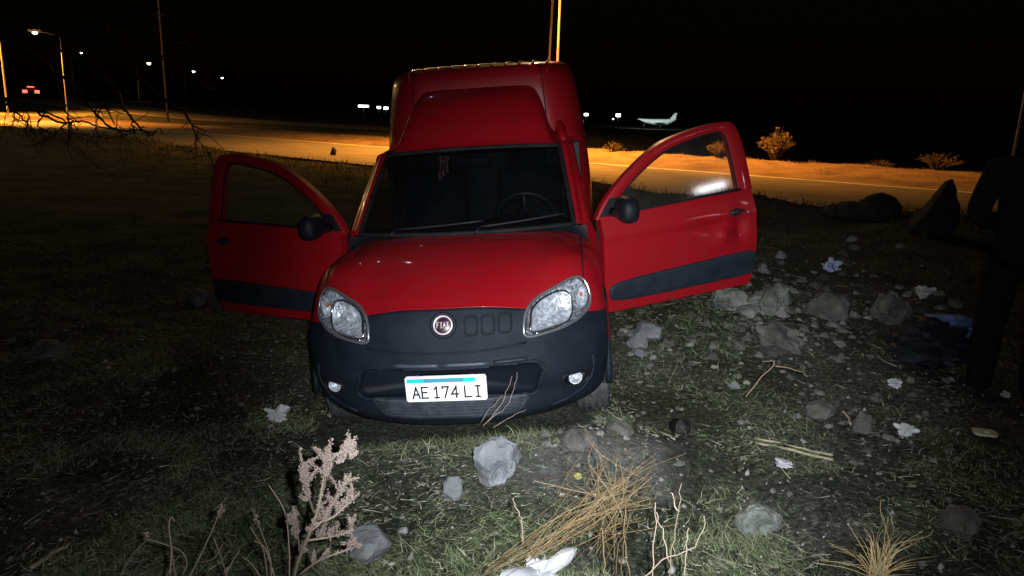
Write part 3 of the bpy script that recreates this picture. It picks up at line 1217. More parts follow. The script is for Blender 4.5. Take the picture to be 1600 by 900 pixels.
def make_door(sd, hx, hy, ang, dents):
    def dd(s, z):
        b = .035 * (1 - ((z - .78) / .36) ** 2) if z < 1.1 else -.0 
        if z > .98: b -= .20 * max(0, z - 1.02)
        b += .012 * math.exp(-((z - .93 - .02 * s) / .03) ** 2)
        for (ds, dz, rs, rzz, am) in dents:
            b += am * math.exp(-((s - ds) / rs) ** 2 - ((z - dz) / rzz) ** 2)
        return b

    def P(s, z, off=0.0): return (sd * (dd(s, z) + off), s, z)
    nS, nZ = 46, 30
    mb = MB()
    rows = []
    for i in range(nZ + 1):
        t = i / nZ
        row = []
        for j in range(nS + 1):
            u = j / nS
            z0 = .435 + .02 * u
            z1 = belt(u * 1.14)
            z = z0 + (z1 - z0) * t
            s0 = .012 - .03 * max(0, t - .8) 
            s1 = 1.10 + .045 * math.sin(math.pi * min(1, t * .75 + .1)) 
            s = s0 + (s1 - s0) * u
            row.append(P(s, z))
        rows.append(row)
    rim = lambda r, off: [(p[0] - sd * off, p[1], p[2]) for p in r]
    full = [rim(rows[0], .07)] + rows + [rim(rows[-1], .05)]
    full = [[(r[0][0] - sd * .06, r[0][1], r[0][2])] + r + [(r[-1][0] - sd * .06, r[-1][1], r[-1][2])] for r in full]
    mb.grid(full, flip=sd < 0)
    # window frame
    op = cr1([(-.015, 1.035), (.07, 1.15), (.24, 1.295), (.48, 1.44), (.75, 1.51), (.98, 1.535), (1.06, 1.505), (1.105, 1.39), (1.13, 1.22), (1.142, 1.09)], 6)
    ip = cr1([(.075, 1.045), (.15, 1.135), (.30, 1.262), (.52, 1.39), (.75, 1.452), (.92, 1.474), (.972, 1.445), (.995, 1.36), (1.015, 1.22), (1.028, 1.095)], 6)
    fr = []
    for k in range(6):
        row = []
        for o_, i_ in zip(op, ip):
            if k == 0: s, z, h = o_[0], o_[1], -.05
            elif k == 1: s, z, h = o_[0], o_[1], -.006
            elif k == 2: s, z, h = (o_ * .8 + i_ * .2)[0], (o_ * .8 + i_ * .2)[1], .0
            elif k == 3: s, z, h = (o_ * .15 + i_ * .85)[0], (o_ * .15 + i_ * .85)[1], .0
            elif k == 4: s, z, h = i_[0], i_[1], -.008
            else: s, z, h = i_[0], i_[1], -.045
            row.append((sd * (-.20 * max(0, z - 1.02) + h + .003), s, z))
        fr.append(row)
    mb.grid(fr, flip=sd > 0)
    d = mb.build('door', RED, van, True, 50)
    d.matrix_local = Matrix.Translation((sd * hx, hy, 0)) @ Matrix.Rotation(-sd * ang, 4, 'Z')
    # inner panel
    mb = MB()
    rows = [[(sd * (-.065), s, z) for s in np.linspace(.015, 1.11, 8)] for z in np.linspace(.45, 1.05, 6)]
    mb.grid(rows, flip=sd > 0)
    for s in (.3, .8):
        mb.box((-sd * .085, s, .72), (.04, .3, .06), None, .012)
    mb.build('door_lining', DARKP, d)
    # glass
    ring = [(sd * (-.20 * max(0, p[1] - 1.02) - .018), p[0], p[1]) for p in ip] + [(sd * (-.20 * max(0, belt(s) - 1.03) - .018), s, belt(s) - .01) for s in np.linspace(.98, .12, 8)]
    cpt = (sd * (-.20 * .22 - .018), .62, 1.24)
    mb = MB()
    r2 = [[tuple(Vector(cpt).lerp(Vector(p), k)) for p in ring] for k in (1, .75, .5, .25)]
    mb.grid(r2, True)
    mb.fan(r2[-1], cpt)
    mb.build('window', GLASS_D, d)
    mb = MB()
    mb.tube([(sd * .008, s, belt(s) + .004) for s in np.linspace(.05, 1.03, 12)], .009, 6)
    mb.build('window_seal', BLACK, d)
    mb = MB()
    mb.tube([(sd * (-.20 * max(0, p[1] - 1.02) - .004), p[0], p[1]) for p in ip], .007, 6)
    mb.build('window_gasket', BLACK, d)
    # black cladding strip
    ol = []
    for k in range(48):
        a = 2 * math.pi * k / 48
        cs, sn = math.cos(a), math.sin(a)
        ex = 5 if cs < 0 else 9
        rr_ = (abs(cs) ** ex + abs(sn) ** ex) ** (-1 / ex)
        s = .59 + .545 * cs * rr_
        zc = .565 + .045 * s
        ol.append((s, zc + (.068 + .018 * s) * sn * rr_))
    mb = MB()
    cz = sum(p[1] for p in ol) / 48
    rows = []
    for kk, off in ((1, -.01), (1, .008), (.975, .016), (.9, .018), (.45, .018)):
        rows.append([P(.59 + (s - .59) * (1 - (1 - kk) * .35 if kk > .5 else kk), (.565 + .045 * s) + (z - (.565 + .045 * s)) * kk, off) for s, z in ol])
    mb.grid(rows, True, sd < 0)
    mb.fan(rows[-1], P(.59, .5915, .018), sd < 0)
    mb.tube([P(s, .555 + .05 * s, .019) for s in np.linspace(.10, 1.10, 24)], .006, 6)
    mb.build('cladding', CLAD, d, True, 60)
    # handle
    mb = MB()
    mb.cur = 0
    M = Matrix.Translation(P(.985, .965, -.006)) @ Matrix.Rotation(rad(90) * sd, 4, 'Y')
    ring = lambda r1, r2, off: [P(.985 + r1 * math.cos(a), .965 + r2 * math.sin(a), off) for a in [2 * math.pi * k / 24 for k in range(24)]]
    mb.grid([ring(.068, .032, .001), ring(.06, .026, -.004), ring(.05, .02, .003)], True)
    mb.fan(ring(.05, .02, .003), P(.985, .965, .002))
    mb.build('handle_cup', BLACK, d)
    mb = MB()
    mb.tube([P(.925 + .12 * k / 8, .968 + .004 * k / 8, .006 + .022 * math.sin(math.pi * k / 8)) for k in range(9)], [.008, .010, .011, .012, .012, .012, .011, .010, .008], 8)
    mb.build('handle', mat('handle_plastic', (.02, .02, .022), .25, coat=.5), d)
    mb = MB()
    mb.tube([P(1.075, .955, .0), P(1.075, .955, .008)], .009, 12)
    mb.build('lock', CHROME2, d)
    # mirror on its sail
    mb = MB()
    mb.grid([[(sd * .004, .0, 1.045), (sd * -.02, .09, 1.155)], [(sd * .004, .19, 1.055), (sd * -.018, .185, 1.16)]])
    mb.grid([[(sd * -.02, .0, 1.045), (sd * -.045, .09, 1.155)], [(sd * -.02, .19, 1.055), (sd * -.042, .185, 1.16)]])
    mb.tube([(sd * 0, .10, 1.07), (sd * .06, .10, 1.075), (sd * .10, .11, 1.085)], [.03, .026, .03], 8)
    cst = []
    for i in range(11):
        t = i / 10
        x = .06 + .20 * t
        k = (1 - abs(2 * t - 1) ** 3.5) ** .5
        cst.append([(sd * x, .12 + .062 * k * math.copysign(abs(math.cos(a)) ** .8, math.cos(a)) - .02 * t, 1.11 + .078 * k * math.copysign(abs(math.sin(a)) ** .75, math.sin(a)) - .006 * t) for a in [2 * math.pi * q / 24 for q in range(24)]])
    mb.grid(cst, True)
    mb.build('mirror', DARKP, d)
    return d


make_door(1, .80, 1.175, rad(64.5), [(.80, .90, .13, .03, -.03), (1.02, .86, .05, .09, -.03), (.88, .84, .04, .05, .02), (.55, .97, .25, .02, .006), (.9, .80, .1, .05, .012)])
make_door(-1, .79, 1.165, rad(69.5), [])

# ------------------------------------------------------------------ street lamps and poles
SODIUM = (1.0, 0.345, 0.035)
POLE = mat('galvanised_pole', (0.7, 0.7, 0.7), 0.6, 0.0, 4, (0.6, 0.6, 0.6), 0.1, 50)
GREYP = mat('dull_pole', (.13, .13, .13), .7, 0, 8, (.1, .1, .1))
WOODP = mat('weathered_pole', (0.09, 0.08, 0.07), 0.9, 0, 6, (0.13, 0.12, 0.10), 0.3, 60)
LAMPGLASS = emit('sodium_glow', (1.0, 0.62, 0.25), 3000)
WARM = emit('warm_glow', (1.0, 0.78, 0.45), 9)
WHITE = emit('white_glow', (0.95, 0.97, 1.0), 9)
HEADM = mat('lamp_housing', (0.25, 0.25, 0.26), 0.5, 0.3)


def street_lamp(x, y, z, h, arm, label, group=None, glow=LAMPGLASS, power=0, r=.09, col=SODIUM, size=1.0, cone=152, lean=(0, 0), tilt=0.0, pole_m=None):
    t = empty('street_lamp', (x, y, z), label, 'street lamp', group)
    mb = MB()
    mb.tube([(0, 0, -.4), (0, 0, .5), (lean[0] * .5, lean[1] * .5, h * .6), (lean[0], lean[1], h)], [r, r, r * .8, r * .6], 10)
    mb.build('pole', pole_m or POLE, t)
    lx, ly = lean
    ax, ay = arm
    mb = MB()
    mb.tube([(lx, ly, h - .1), (lx + ax * .3, ly + ay * .3, h + .25), (lx + ax * .7, ly + ay * .7, h + .42), (lx + ax, ly + ay, h + .45)], r * .45, 8)
    mb.build('arm', pole_m or POLE, t)
    d = Vector((ax, ay, 0)).normalized()
    R = Matrix((d, Vector((-d.y, d.x, 0)), Vector((0, 0, 1)))).transposed()
    c = Vector((lx + ax, ly + ay, h + .45)) + d * .3 * size
    mb = MB()
    mb.box(c + Vector((0, 0, .06 * size)), (.8 * size, .32 * size, .16 * size), R, .04 * size)
    hd = mb.build('lamp_head', HEADM, t)
    mb = MB()
    mb.lathe([(.0001, -.16), (.10, -.13), (.16, -.05), (.17, .03), (.0001, .04)], 16, Matrix.Translation(c - Vector((0, 0, .04 * size))) @ Matrix.Scale(size, 4))
    mb.build('bulb', glow, hd)
    if power:
        L = bpy.data.lights.new('lamp_light', 'SPOT')
        L.energy = power
        L.color = col
        L.spot_size = rad(cone)
        L.spot_blend = 1.0
        L.shadow_soft_size = .2
        lo = bpy.data.objects.new('lamp_light', L)
        C.objects.link(lo)
        lo.parent = t
        lo.location = c - Vector((0, 0, .24 * size))
        lo.rotation_euler = Vector((NRM[0] * math.tan(tilt), NRM[1] * math.tan(tilt), -1)).to_track_quat('-Z', 'Y').to_euler()
    return t


n_ = (-NRM[0] * 1.3, -NRM[1] * 1.3)
bx_, by_ = ray(866, 230, 32).xy
street_lamp(bx_, by_, gz(bx_, by_), 12.5, n_, 'tall brightly lit lamp post rising right behind the van roof', 'tall lamp posts along the road', power=80000, r=.056, cone=130, tilt=rad(12))
x, y = xy(-60.5, 1.4)
bx2 = ray(13, 181, 72)
street_lamp(bx2.x, bx2.y, gz(bx2.x, bx2.y), 15, (-1.4, -1.5), 'tall lit lamp post at the far left edge behind bare twigs', 'tall lamp posts along the road', power=90000, r=.09, cone=128)
x, y = xy(-47, -10)
street_lamp(x, y, gz(x, y), 11, (NRM[0] * 3, NRM[1] * 3), 'lamp post just outside the left edge that lights the near lanes', 'tall lamp posts along the road', power=95000, r=.09, cone=110, tilt=rad(12))
# second line of lamps receding on the avenue
for (lx, ly, ppx, plabel, gl, sz, pw) in (
        (62, 50, 94, 'largest glowing lamp of the far avenue, over the tail lights', WARM, 1.5, 60000),
        (125, 82, 111, 'small dim lamp on a thin post, second from left on the avenue', WHITE, .9, 0),
        (229, 98, 214, 'yellow glowing lamp standing alone in the middle of the avenue', WARM, 1.9, 1500),
        (300, 111, 288, 'white glowing lamp right of the lone yellow one on the avenue', WHITE, 1.7, 0),
        (345, 121, 333, 'faintest and last lamp at the right end of the avenue', WHITE, 1.7, 0)):
    hor = 450 - 272 - (800 - lx) * .0288
    dist = F * 7.2 / (hor - ly)
    hp = ray(lx, ly, dist)
    pp = ray(ppx, ly + 12, dist * 1.01)
    g0 = gz(pp.x, pp.y)
    street_lamp(pp.x, pp.y, g0, hp.z - g0 - .45, (hp.x - pp.x, hp.y - pp.y), plabel, 'lamps along the far avenue', gl, pw, .07, size=sz, cone=128, pole_m=GREYP)
# thin dark utility poles
for (bx, by, d, h, lean, label, m) in (
        (263, 192, 68, 16, -.2, 'tall thin dark utility pole left of the van', WOODP),
        (849, 240, 29, 12, .3, 'thin dark utility pole beside the bright lamp post', POLE),
        (1574, 290, 19, 5.2, .12, 'thin grey pole leaning at the right edge by the dark figure', mat('grey_pole', (.22, .23, .25), .7, 0, 8, (.16, .165, .18)))):
    p = ray(bx, by, d)
    t = empty('utility_pole', (p.x, p.y, gz(p.x, p.y)), label, 'pole', 'thin poles along the road')
    mb = MB()
    mb.tube([(0, 0, -.4), (lean * .5, 0, h * .5), (lean, 0, h)], [.09 if d > 40 else .04, .08 if d > 40 else .036, .06 if d > 40 else .03], 8)
    mb.build('pole', m, t)
    mb = MB()
    mb.box((lean, 0, h - .3), (1.4 if d > 20 else .5, .09, .1), None, .01)
    mb.build('crossarm', m, t)

# ------------------------------------------------------------------ things far off in the dark
def far_lamp(px, py, d, h_, sz, label, group, glow=WHITE, wide=1.0):
    p = ray(px, py, d)
    g0 = gz(p.x, p.y)
    t = empty('floodlight', (p.x, p.y, g0), label, 'floodlight', group)
    mb = MB()
    mb.tube([(0, 0, -.3), (0, 0, p.z - g0)], .08, 6)
    mb.build('mast', WOODP, t)
    mb = MB()
    mb.box((0, 0, p.z - g0), (sz * wide, sz * .4, sz * .7), None, sz * .12)
    mb.build('lamp_face', glow, t)
    return t


DIMW = emit('dim_white_glow', (0.85, 0.9, 1.0), 1.6)
for px, py, sz, wd, lb, gl in ((568, 166, .9, 3.4, 'long white light strip far off left of the van box', WHITE), (592, 168, .9, 1.2, 'small white light between the strip and the van box', WHITE), (603, 169, .9, 1.5, 'white light touching the left edge of the van box', WHITE),
                               (916, 179, 1.0, 1.2, 'white light touching the right edge of the van box', WHITE), (958, 186, .6, 1, 'tiny dim light low beside the bright round lamp', DIMW), (966, 180, 1.3, 1, 'bright round lamp between the van box and the pale aeroplane', WHITE)):
    far_lamp(px, py, 230, 0, sz, lb, 'far white lights on the horizon', gl, wd)
# pale aeroplane, floodlit
pl = ray(1026, 190, 260)
t = empty('aeroplane', (pl.x, pl.y, gz(pl.x, pl.y)), 'pale floodlit aeroplane with raised tail far off above the open right door', 'aeroplane', rz=rad(-4))
PLANEW = mat('aeroplane_white', (.72, .78, .76), .5, 0, 2, (.62, .68, .66))
hz = pl.z - gz(pl.x, pl.y)
mb = MB()
prof = [(-6.6, .03, .75), (-6.0, .18, .62), (-5.0, .42, .38), (-3.6, .68, .1), (-1, .95, -.15), (2, 1.05, -.2), (3.8, .95, .0), (5.0, .7, .35), (6.0, .35, .75), (6.5, .05, 1.0)]
mb.grid([[(x, r * math.cos(a), hz + dz + r * math.sin(a)) for a in [2 * math.pi * k / 16 for k in range(16)]] for x, r, dz in prof], True)
mb.build('fuselage', PLANEW, t)
mb = MB()
mb.grid([[(4.2, -.12, hz + .8), (6.2, -.12, hz + .9)], [(5.9, -.06, hz + 3.0), (6.7, -.06, hz + 3.0)], [(5.9, .06, hz + 3.0), (6.7, .06, hz + 3.0)], [(4.2, .12, hz + .8), (6.2, .12, hz + .9)]])
mb.build('tail_fin', PLANEW, t)
for sy in (-1, 1):
    mb = MB()
    mb.grid([[(-1, sy * .7, hz - .6), (2, sy * .7, hz - .6)], [(2.2, sy * 7, hz - .3), (3.2, sy * 7, hz - .3)], [(2.2, sy * 7, hz - .18), (3.2, sy * 7, hz - .18)], [(-1, sy * .7, hz - .3), (2, sy * .7, hz - .3)]])
    mb.build('wing', PLANEW, t)
    mb = MB()
    mb.tube([(1.2, sy * 1.2, hz - .5), (1.2, sy * 1.2, -.1)], .12, 6)
    mb.build('wheel_strut', STEEL, t)
mb = MB()
mb.tube([(-4.2, 0, hz), (-4.2, 0, -.1)], .1, 6)
mb.build('wheel_strut', STEEL, t)
fl2 = bpy.data.lights.new('apron_floodlight', 'SPOT')
fl2.energy = 24000
fl2.color = (.9, 1.0, .97)
fl2.spot_size = rad(60)
fl2.shadow_soft_size = .5
fo = bpy.data.objects.new('apron_floodlight', fl2)
C.objects.link(fo)
fo.location = pl + Vector((-9, -26, 9))
fo.rotation_euler = (pl - fo.location).to_track_quat('-Z', 'Y').to_euler()
# a white floodlight standing off to the right, seen mirrored in the open door's glass
fp = Vector((1.2624, 4.9898, 1.1195)) + Vector((.8046, -.5502, .2235)) * 43
t = empty('floodlight', (fp.x, fp.y, gz(fp.x, fp.y)), 'white floodlight seen only as the bright glint in the open right door glass', 'floodlight')
mb = MB()
mb.tube([(0, 0, -.3), (0, 0, fp.z - gz(fp.x, fp.y))], .1, 8)
mb.build('mast', POLE, t)
mb = MB()
mb.box((0, 0, fp.z - gz(fp.x, fp.y)), (1.9, .4, .36), Matrix.Rotation(rad(55), 3, 'Z') @ Matrix.Rotation(rad(-6), 3, 'Y'), .2)
mb.build('lamp_face', emit('flood_glow', (.9, .96, 1.0), 40), t)
# far car with its tail lights on
cp = ray(52, 158, 135)
t = empty('car', (cp.x, cp.y, gz(cp.x, cp.y)), 'distant car with glowing tail lights on the far road at left', 'car', rz=rad(28))
t.scale = (1.45, 1.45, 1.45)
CARP = mat('far_car_paint', (.25, .1, .06), .4, coat=.4)
TAIL = emit('tail_glow', (1.0, .14, .08), 2.6)
zb = cp.z - gz(cp.x, cp.y) - .45
mb = MB()
secs = [(-2.1, .72, .35, .95), (-1.9, .86, .28, 1.0), (-.6, .88, .25, 1.02), (.9, .88, .25, .98), (1.9, .82, .3, .85), (2.1, .7, .4, .7)]
mb.grid([[(-hw, y, z0), (-hw, y, z1 - .1), (-hw * .9, y, z1), (hw * .9, y, z1), (hw, y, z1 - .1), (hw, y, z0)] for y, hw, z0, z1 in secs], True)
mb.build('body', CARP, t, True, 35)
mb = MB()
mb.grid([[(-hw, y, z0), (-hw * .84, y + dy, z1), (hw * .84, y + dy, z1), (hw, y, z0)] for y, dy, hw, z0, z1 in ((-1.9, .0, .76, .98, 1.0), (-1.5, .1, .78, .99, 1.42), (.1, 0, .78, 1.0, 1.45), (.9, 0, .76, .98, 1.0))], True)
mb.build('cabin', mat('far_car_glass', (.1, .04, .03), .2), t, True, 35)
for sx in (-1, 1):
    mb = MB()
    mb.box((sx * .62, -2.06, .82), (.50, .16, .34), None, .05)
    mb.build('tail_light', TAIL, t)
    mb = MB()
    mb.box((sx * .18, -1.93, 1.36), (.36, .08, .12), None, .02)
    mb.build('brake_light', TAIL, t)
    for yy in (-1.3, 1.3):
        mb = MB()
        mb.lathe([(.1, -.1), (.31, -.09), (.31, .09), (.1, .1)], 20, Matrix.Translation((sx * .78, yy, .31)) @ Matrix.Rotation(rad(90), 4, 'Y'))
        mb.build('wheel', RUB, t)

# ------------------------------------------------------------------ plants
STRAW = island_mat('straw', [(.06, .042, .02), (.125, .086, .041), (.18, .125, .062), (.26, .195, .115)])
STEMS = island_mat('pale_stem', [(.16, .125, .085), (.26, .2, .15), (.36, .28, .22)])
FUZZ = island_mat('seed_fuzz', [(.17, .125, .11), (.24, .19, .17), (.32, .26, .24)], .95)
TWIG = mat('dark_twig', (.05, .035, .025), .9, 0, 30, (.08, .06, .045))
GRASSM = island_mat('grass_blades', [(.026, .042, .016), (.062, .094, .036), (.11, .142, .066), (.17, .19, .105), (.30, .31, .22)])
DKGRASS = island_mat('dark_grass', [(.015, .014, .009), (.03, .027, .017), (.045, .04, .026)])
LITTER = island_mat('dry_litter', [(.09, .085, .06), (.17, .16, .115), (.27, .255, .2), (.44, .42, .36)])
BUSHM = island_mat('dry_bush_leaves', [(.16, .13, .06), (.25, .2, .09), (.34, .27, .12)])
GRV = island_mat('stone_chips', [(.10, .10, .09), (.18, .175, .16), (.34, .33, .31)])


def blades(name, x, y, ln, wd, elev, az, m, segs=2, lift=0.0, droop=.5):
    n = len(x)
    z = hgt(x, y) + lift
    d = np.stack([np.cos(az) * np.cos(elev), np.sin(az) * np.cos(elev), np.sin(elev)], -1)
    side = np.stack([-np.sin(az), np.cos(az), rng.normal(0, .5, n)], -1)
    side /= np.linalg.norm(side, axis=1, keepdims=True)
    b = np.stack([x, y, z - .003], -1)
    bend = rng.normal(0, .25, n)[:, None] * side
    vs = []
    for k in range(segs + 1):
        t = k / segs
        c = b + d * (ln * t)[:, None] + bend * (ln * t * t)[:, None] - np.array([0, 0, 1.]) * (ln * droop * t * t * np.maximum(0, np.sin(elev)) * .6)[:, None]
        c[:, 2] = np.maximum(c[:, 2], z - .002)
        w2 = (wd * (1 - .8 * t) * .5)[:, None] * side
        vs += [c - w2, c + w2]
    V = np.stack(vs, 1).reshape(-1, 3)
    k = 2 * (segs + 1)
    base = np.arange(n)[:, None] * k
    f = np.concatenate([base + np.array([[2 * s, 2 * s + 1, 2 * s + 3, 2 * s + 2]]) for s in range(segs)], 0)
    return np_mesh(name, V, f, m)


def frustum_pts(n, dmin, dmax, spread=.75, power=1.0):
    # points on the ground ahead of the camera, thinner with distance
    d = dmin * (dmax / dmin) ** (rng.random(n) ** power)
    u = rng.uniform(-spread, spread, n)
    return u * d, d


def off_van(x, y):
    p = np.stack([x, y, np.zeros_like(x)], -1)
    M = np.array(POSE.inverted())
    q = p @ M[:3, :3].T + M[:3, 3]
    return ~((np.abs(q[:, 0]) < .74) & (q[:, 1] > .25) & (q[:, 1] < 4.3))


def patchy(x, y, sc_, seed, lo, hi):
    v = vnoise(x * sc_, y * sc_, seed) * .65 + vnoise(x * sc_ * 2.7, y * sc_ * 2.7, seed + 1) * .35
    return rng.random(len(x)) < sst(lo, hi, v)


# bare lump of earth in front of the right wheel stays free of grass
def bare(x, y):
    return (np.exp(-((x - .55) / .55) ** 2 - ((y - 3.35) / .45) ** 2) > rng.random(len(x)) * 1.1)


x, y = frustum_pts(330000, 1.75, 9.5)
k = off_van(x, y) & patchy(x, y, 2.2, 21, .34, .72) & ~bare(x, y) & ((x < 1.5) | (rng.random(len(x)) < np.exp(-(x - 1.5) * .8)))
x, y = x[k], y[k]
n = len(x)
flow = vnoise(x * 1.7, y * 1.7, 31) * 7 + rng.normal(0, 1.3, n)
tag(blades('grass', x, y, rng.uniform(.014, .075, n) * (1 + .6 * (rng.random(n) < .1)), rng.uniform(.0014, .0036, n) * (1 + .12 * y), np.abs(rng.normal(.3, .4, n)), flow, GRASSM), 'short trampled olive and grey grass matted over the dirt in front', None, kind='stuff')
x, y = frustum_pts(42000, 1.75, 11)
k = off_van(x, y) & patchy(x, y, 1.9, 41, .3, .7)
x, y = x[k], y[k]
n = len(x)
tag(blades('dry_litter', x, y, rng.uniform(.012, .06, n) * (1 + 1.6 * (rng.random(n) < .07)), rng.uniform(.0016, .0042, n) * (1 + .1 * y), np.abs(rng.normal(.05, .10, n)), vnoise(x * .7, y * .7, 51) * 5 + rng.normal(0, .8, n), LITTER, lift=.006), 'pale dry straw and stalk bits scattered over the ground', None, kind='stuff')
# far rough grass that frays the dark edge of the road
a = rng.uniform(-50, 16, 9000)
c = -7.9 - np.abs(rng.normal(0, 2.2, 9000))
x, y = P0[0] + DIR[0] * a + NRM[0] * c, P0[1] + DIR[1] * a + NRM[1] * c
n = len(x)
tag(blades('roadside_grass', x, y, rng.uniform(.08, .26, n), rng.uniform(.01, .025, n), rng.uniform(.7, 1.5, n), rng.uniform(0, 6.28, n), DKGRASS), 'rough dark grass along the near edge of the road', None, kind='stuff')
a = rng.uniform(-45, 16, 16000)
c = np.concatenate([rng.uniform(1.2, 7.0, 11000), rng.normal(6.3, .5, 5000)])
x, y = P0[0] + DIR[0] * a + NRM[0] * c, P0[1] + DIR[1] * a + NRM[1] * c
n = len(x)
tag(blades('verge_grass', x, y, rng.uniform(.05, .20, n), rng.uniform(.008, .02, n), rng.uniform(.4, 1.4, n), rng.uniform(0, 6.28, n), LITTER), 'thin dry grass on the lamp-lit dirt verge beyond the road', None, kind='stuff')
# gravel
x, y = frustum_pts(2600, 1.8, 8)
k = off_van(x, y)
x, y = x[k], y[k]
n = len(x)
r_ = rng.uniform(.003, .011, n) * (1 + (rng.random(n) < .06) * 1.5)
base = np.array([[1, 0, 0], [-.5, .8, 0], [-.5, -.8, 0], [.1, .1, .8], [0, 0, -.5]])
V = np.stack([x, y, hgt(x, y) + r_ * .2], -1)[:, None, :] + (base[None] + rng.normal(0, .25, (n, 5, 3))) * r_[:, None, None]
f = (np.arange(n)[:, None, None] * 5 + np.array([[0, 1, 3], [1, 2, 3], [2, 0, 3], [0, 4, 1], [1, 4, 2], [2, 4, 0]])[None]).reshape(-1, 3)
tag(np_mesh('gravel', V.reshape(-1, 3), f, GRV), 'small pale stone chips strewn through the grass', None, kind='stuff')


def bush(p, h, r, n, label, m=BUSHM, seed=0):
    rs = random.Random(seed)
    t = empty('dry_bush', p, label, 'bush', 'dry bushes on the lit verge')
    mb, lf = MB(), MB()
    for i in range(n):
        a = rs.uniform(0, 6.28)
        e = rs.uniform(.0, 1.0) ** .8
        tip = Vector((math.cos(a) * r * e, math.sin(a) * r * e, h * (1 - .45 * e * e) * rs.uniform(.7, 1.05)))
        mid = Vector((tip.x * .45, tip.y * .45, tip.z * .6))
        mb.tube([(tip.x * .08, tip.y * .08, -.05), mid, tip], [.016, .011, .004], 4, False)
        for q in range(9):
            s = rs.uniform(.35, 1.0)
            c = mid.lerp(tip, (s - .35) / .65)
            d = Vector((rs.gauss(0, 1), rs.gauss(0, 1), rs.gauss(.7, .6))).normalized() * h * rs.uniform(.06, .13)
            s2 = d.cross(Vector((rs.gauss(0, 1), rs.gauss(0, 1), rs.gauss(0, 1)))).normalized() * h * .012
            k = len(lf.v)
            lf.v += [tuple(c - s2), tuple(c + s2), tuple(c + d * .6 + s2), tuple(c + d)]
            lf.f.append((k, k + 1, k + 2, k + 3))
            lf.mi.append(0)
    mb.build('stem', TWIG, t)
    tag(lf.build('leaves', m, t, False), kind='stuff')
    return t


for i, (px, py, d, h, r, n, lb) in enumerate((
        (1209, 272, 27.6, 1.15, .72, 110, 'largest round dry bush on the verge just right of the open door'),
        (1122, 266, 28.6, .70, .6, 80, 'dry bush seen through the glass of the open right door'),
        (958, 252, 31.5, .5, .55, 40, 'low spiky bush between the van box and the right door'),
        (1462, 283, 24.6, .58, .85, 70, 'wide low bush right above the dark pointed boulder'),
        (1372, 278, 25.5, .30, .5, 30, 'smallest low bush on the crest above the dark earth mound'))):
    p = ray(px, py, d)
    bush(Vector((p.x, p.y, gz(p.x, p.y))), h, r, n, lb, seed=i)


def stalks(name, label, cat, chains, m, r0, group=None, n=5):
    # chains: lists of picture points with a distance; each becomes a round tapering stem standing in space
    allp = [ray(*pt) for ch in chains for pt in ch]
    o = min(allp, key=lambda p: p.z)
    root = Vector((o.x, o.y, gz(o.x, o.y)))
    t = empty(name, root, label, cat, group)
    return t, root


def chain_pts(ch, root, jit=0.0, k=4):
    P = np.array([tuple(ray(*pt) - root) for pt in ch])
    if len(P) > 2: P = cr1(P, k)
    elif k > 1: P = np.array([P[0] + (P[1] - P[0]) * i / k for i in range(k + 1)])
    if jit: P[1:-1] += rng.normal(0, jit, P[1:-1].shape)
    return [Vector(p) for p in P]


def fuzzy(mb, pts, amount, size, rs):
    for i in range(amount):
        s = rs.random() * (len(pts) - 1.001)
        k = int(s)
        c = pts[k].lerp(pts[k + 1], s - k) + Vector((rs.gauss(0, 1), rs.gauss(0, 1), rs.gauss(0, 1))) * size * .5
        for q in range(2):
            d = Vector((rs.gauss(0, 1), rs.gauss(0, 1), rs.gauss(.3, 1))).normalized() * size * rs.uniform(.5, 1.2)
            e = d.cross(Vector((rs.gauss(0, 1), rs.gauss(0, 1), rs.gauss(0, 1)))).normalized() * size * rs.uniform(.25, .5)
            n0 = len(mb.v)
            mb.v += [tuple(c - e * .4), tuple(c + d * .5 - e), tuple(c + d), tuple(c + d * .5 + e)]
            mb.f.append((n0, n0 + 1, n0 + 2, n0 + 3))
            mb.mi.append(0)


# the pale plant in the left foreground
rs = random.Random(3)
D = 2.05
main = [[(452, 960, D + .25), (462, 890, D + .12), (485, 830, D + .03), (498, 790, D), (508, 740, D - .02), (520, 715, D - .02), (545, 700, D)],
        [(485, 830, D + .03), (502, 815, D + .02), (530, 770, D + .08), (548, 742, D + .1)],
        [(492, 805, D + .01), (482, 775, D - .06), (474, 740, D - .08), (478, 725, D - .08)],
        [(505, 770, D), (510, 735, D - .05), (508, 712, D - .05)],
        [(476, 845, D + .05), (510, 840, D + .05), (540, 833, D + .1), (552, 826, D + .12)],
        [(490, 820, D), (520, 808, D + .06), (545, 785, D + .1), (552, 778, D + .1)],
        [(465, 900, D + .14), (500, 875, D + .1), (540, 860, D + .12), (556, 852, D + .12)],
        [(470, 870, D + .1), (462, 820, D + .02), (452, 805, D)]]
t, root = stalks('dry_weed', 'tall pale pinkish weed with fuzzy seed heads at bottom left of centre', 'weed', main, STEMS, .004, 'dry weeds in the foreground')
mb, fz_ = MB(), MB()
for i, ch in enumerate(main):
    P = chain_pts(ch, root)
    r = np.linspace(.0062 if i == 0 else .0036, .0016, len(P))
    mb.tube(P, list(r), 6)
    fuzzy(fz_, P[len(P) // 3:], 90 if i in (4, 5, 6) else 260, .0062, rs)
    for q in range(12):
        s = rs.randint(len(P) // 4, len(P) - 1)
        e = P[s] + Vector((rs.gauss(0, .016), rs.gauss(0, .016), rs.uniform(.008, .045)))
        mb.tube([P[s], (P[s] + e) / 2 + Vector((0, 0, .006)), e], [.0018, .0015, .001], 4)
        fuzzy(fz_, [P[s].lerp(e, .3), e], 45, .0052, rs)
for (px, py) in ((545, 705), (535, 712), (528, 722), (512, 720), (548, 715), (540, 698)):
    c = ray(px, py, D) - root
    fuzzy(fz_, [c, c + Vector((.014, 0, .016))], 110, .007, rs)
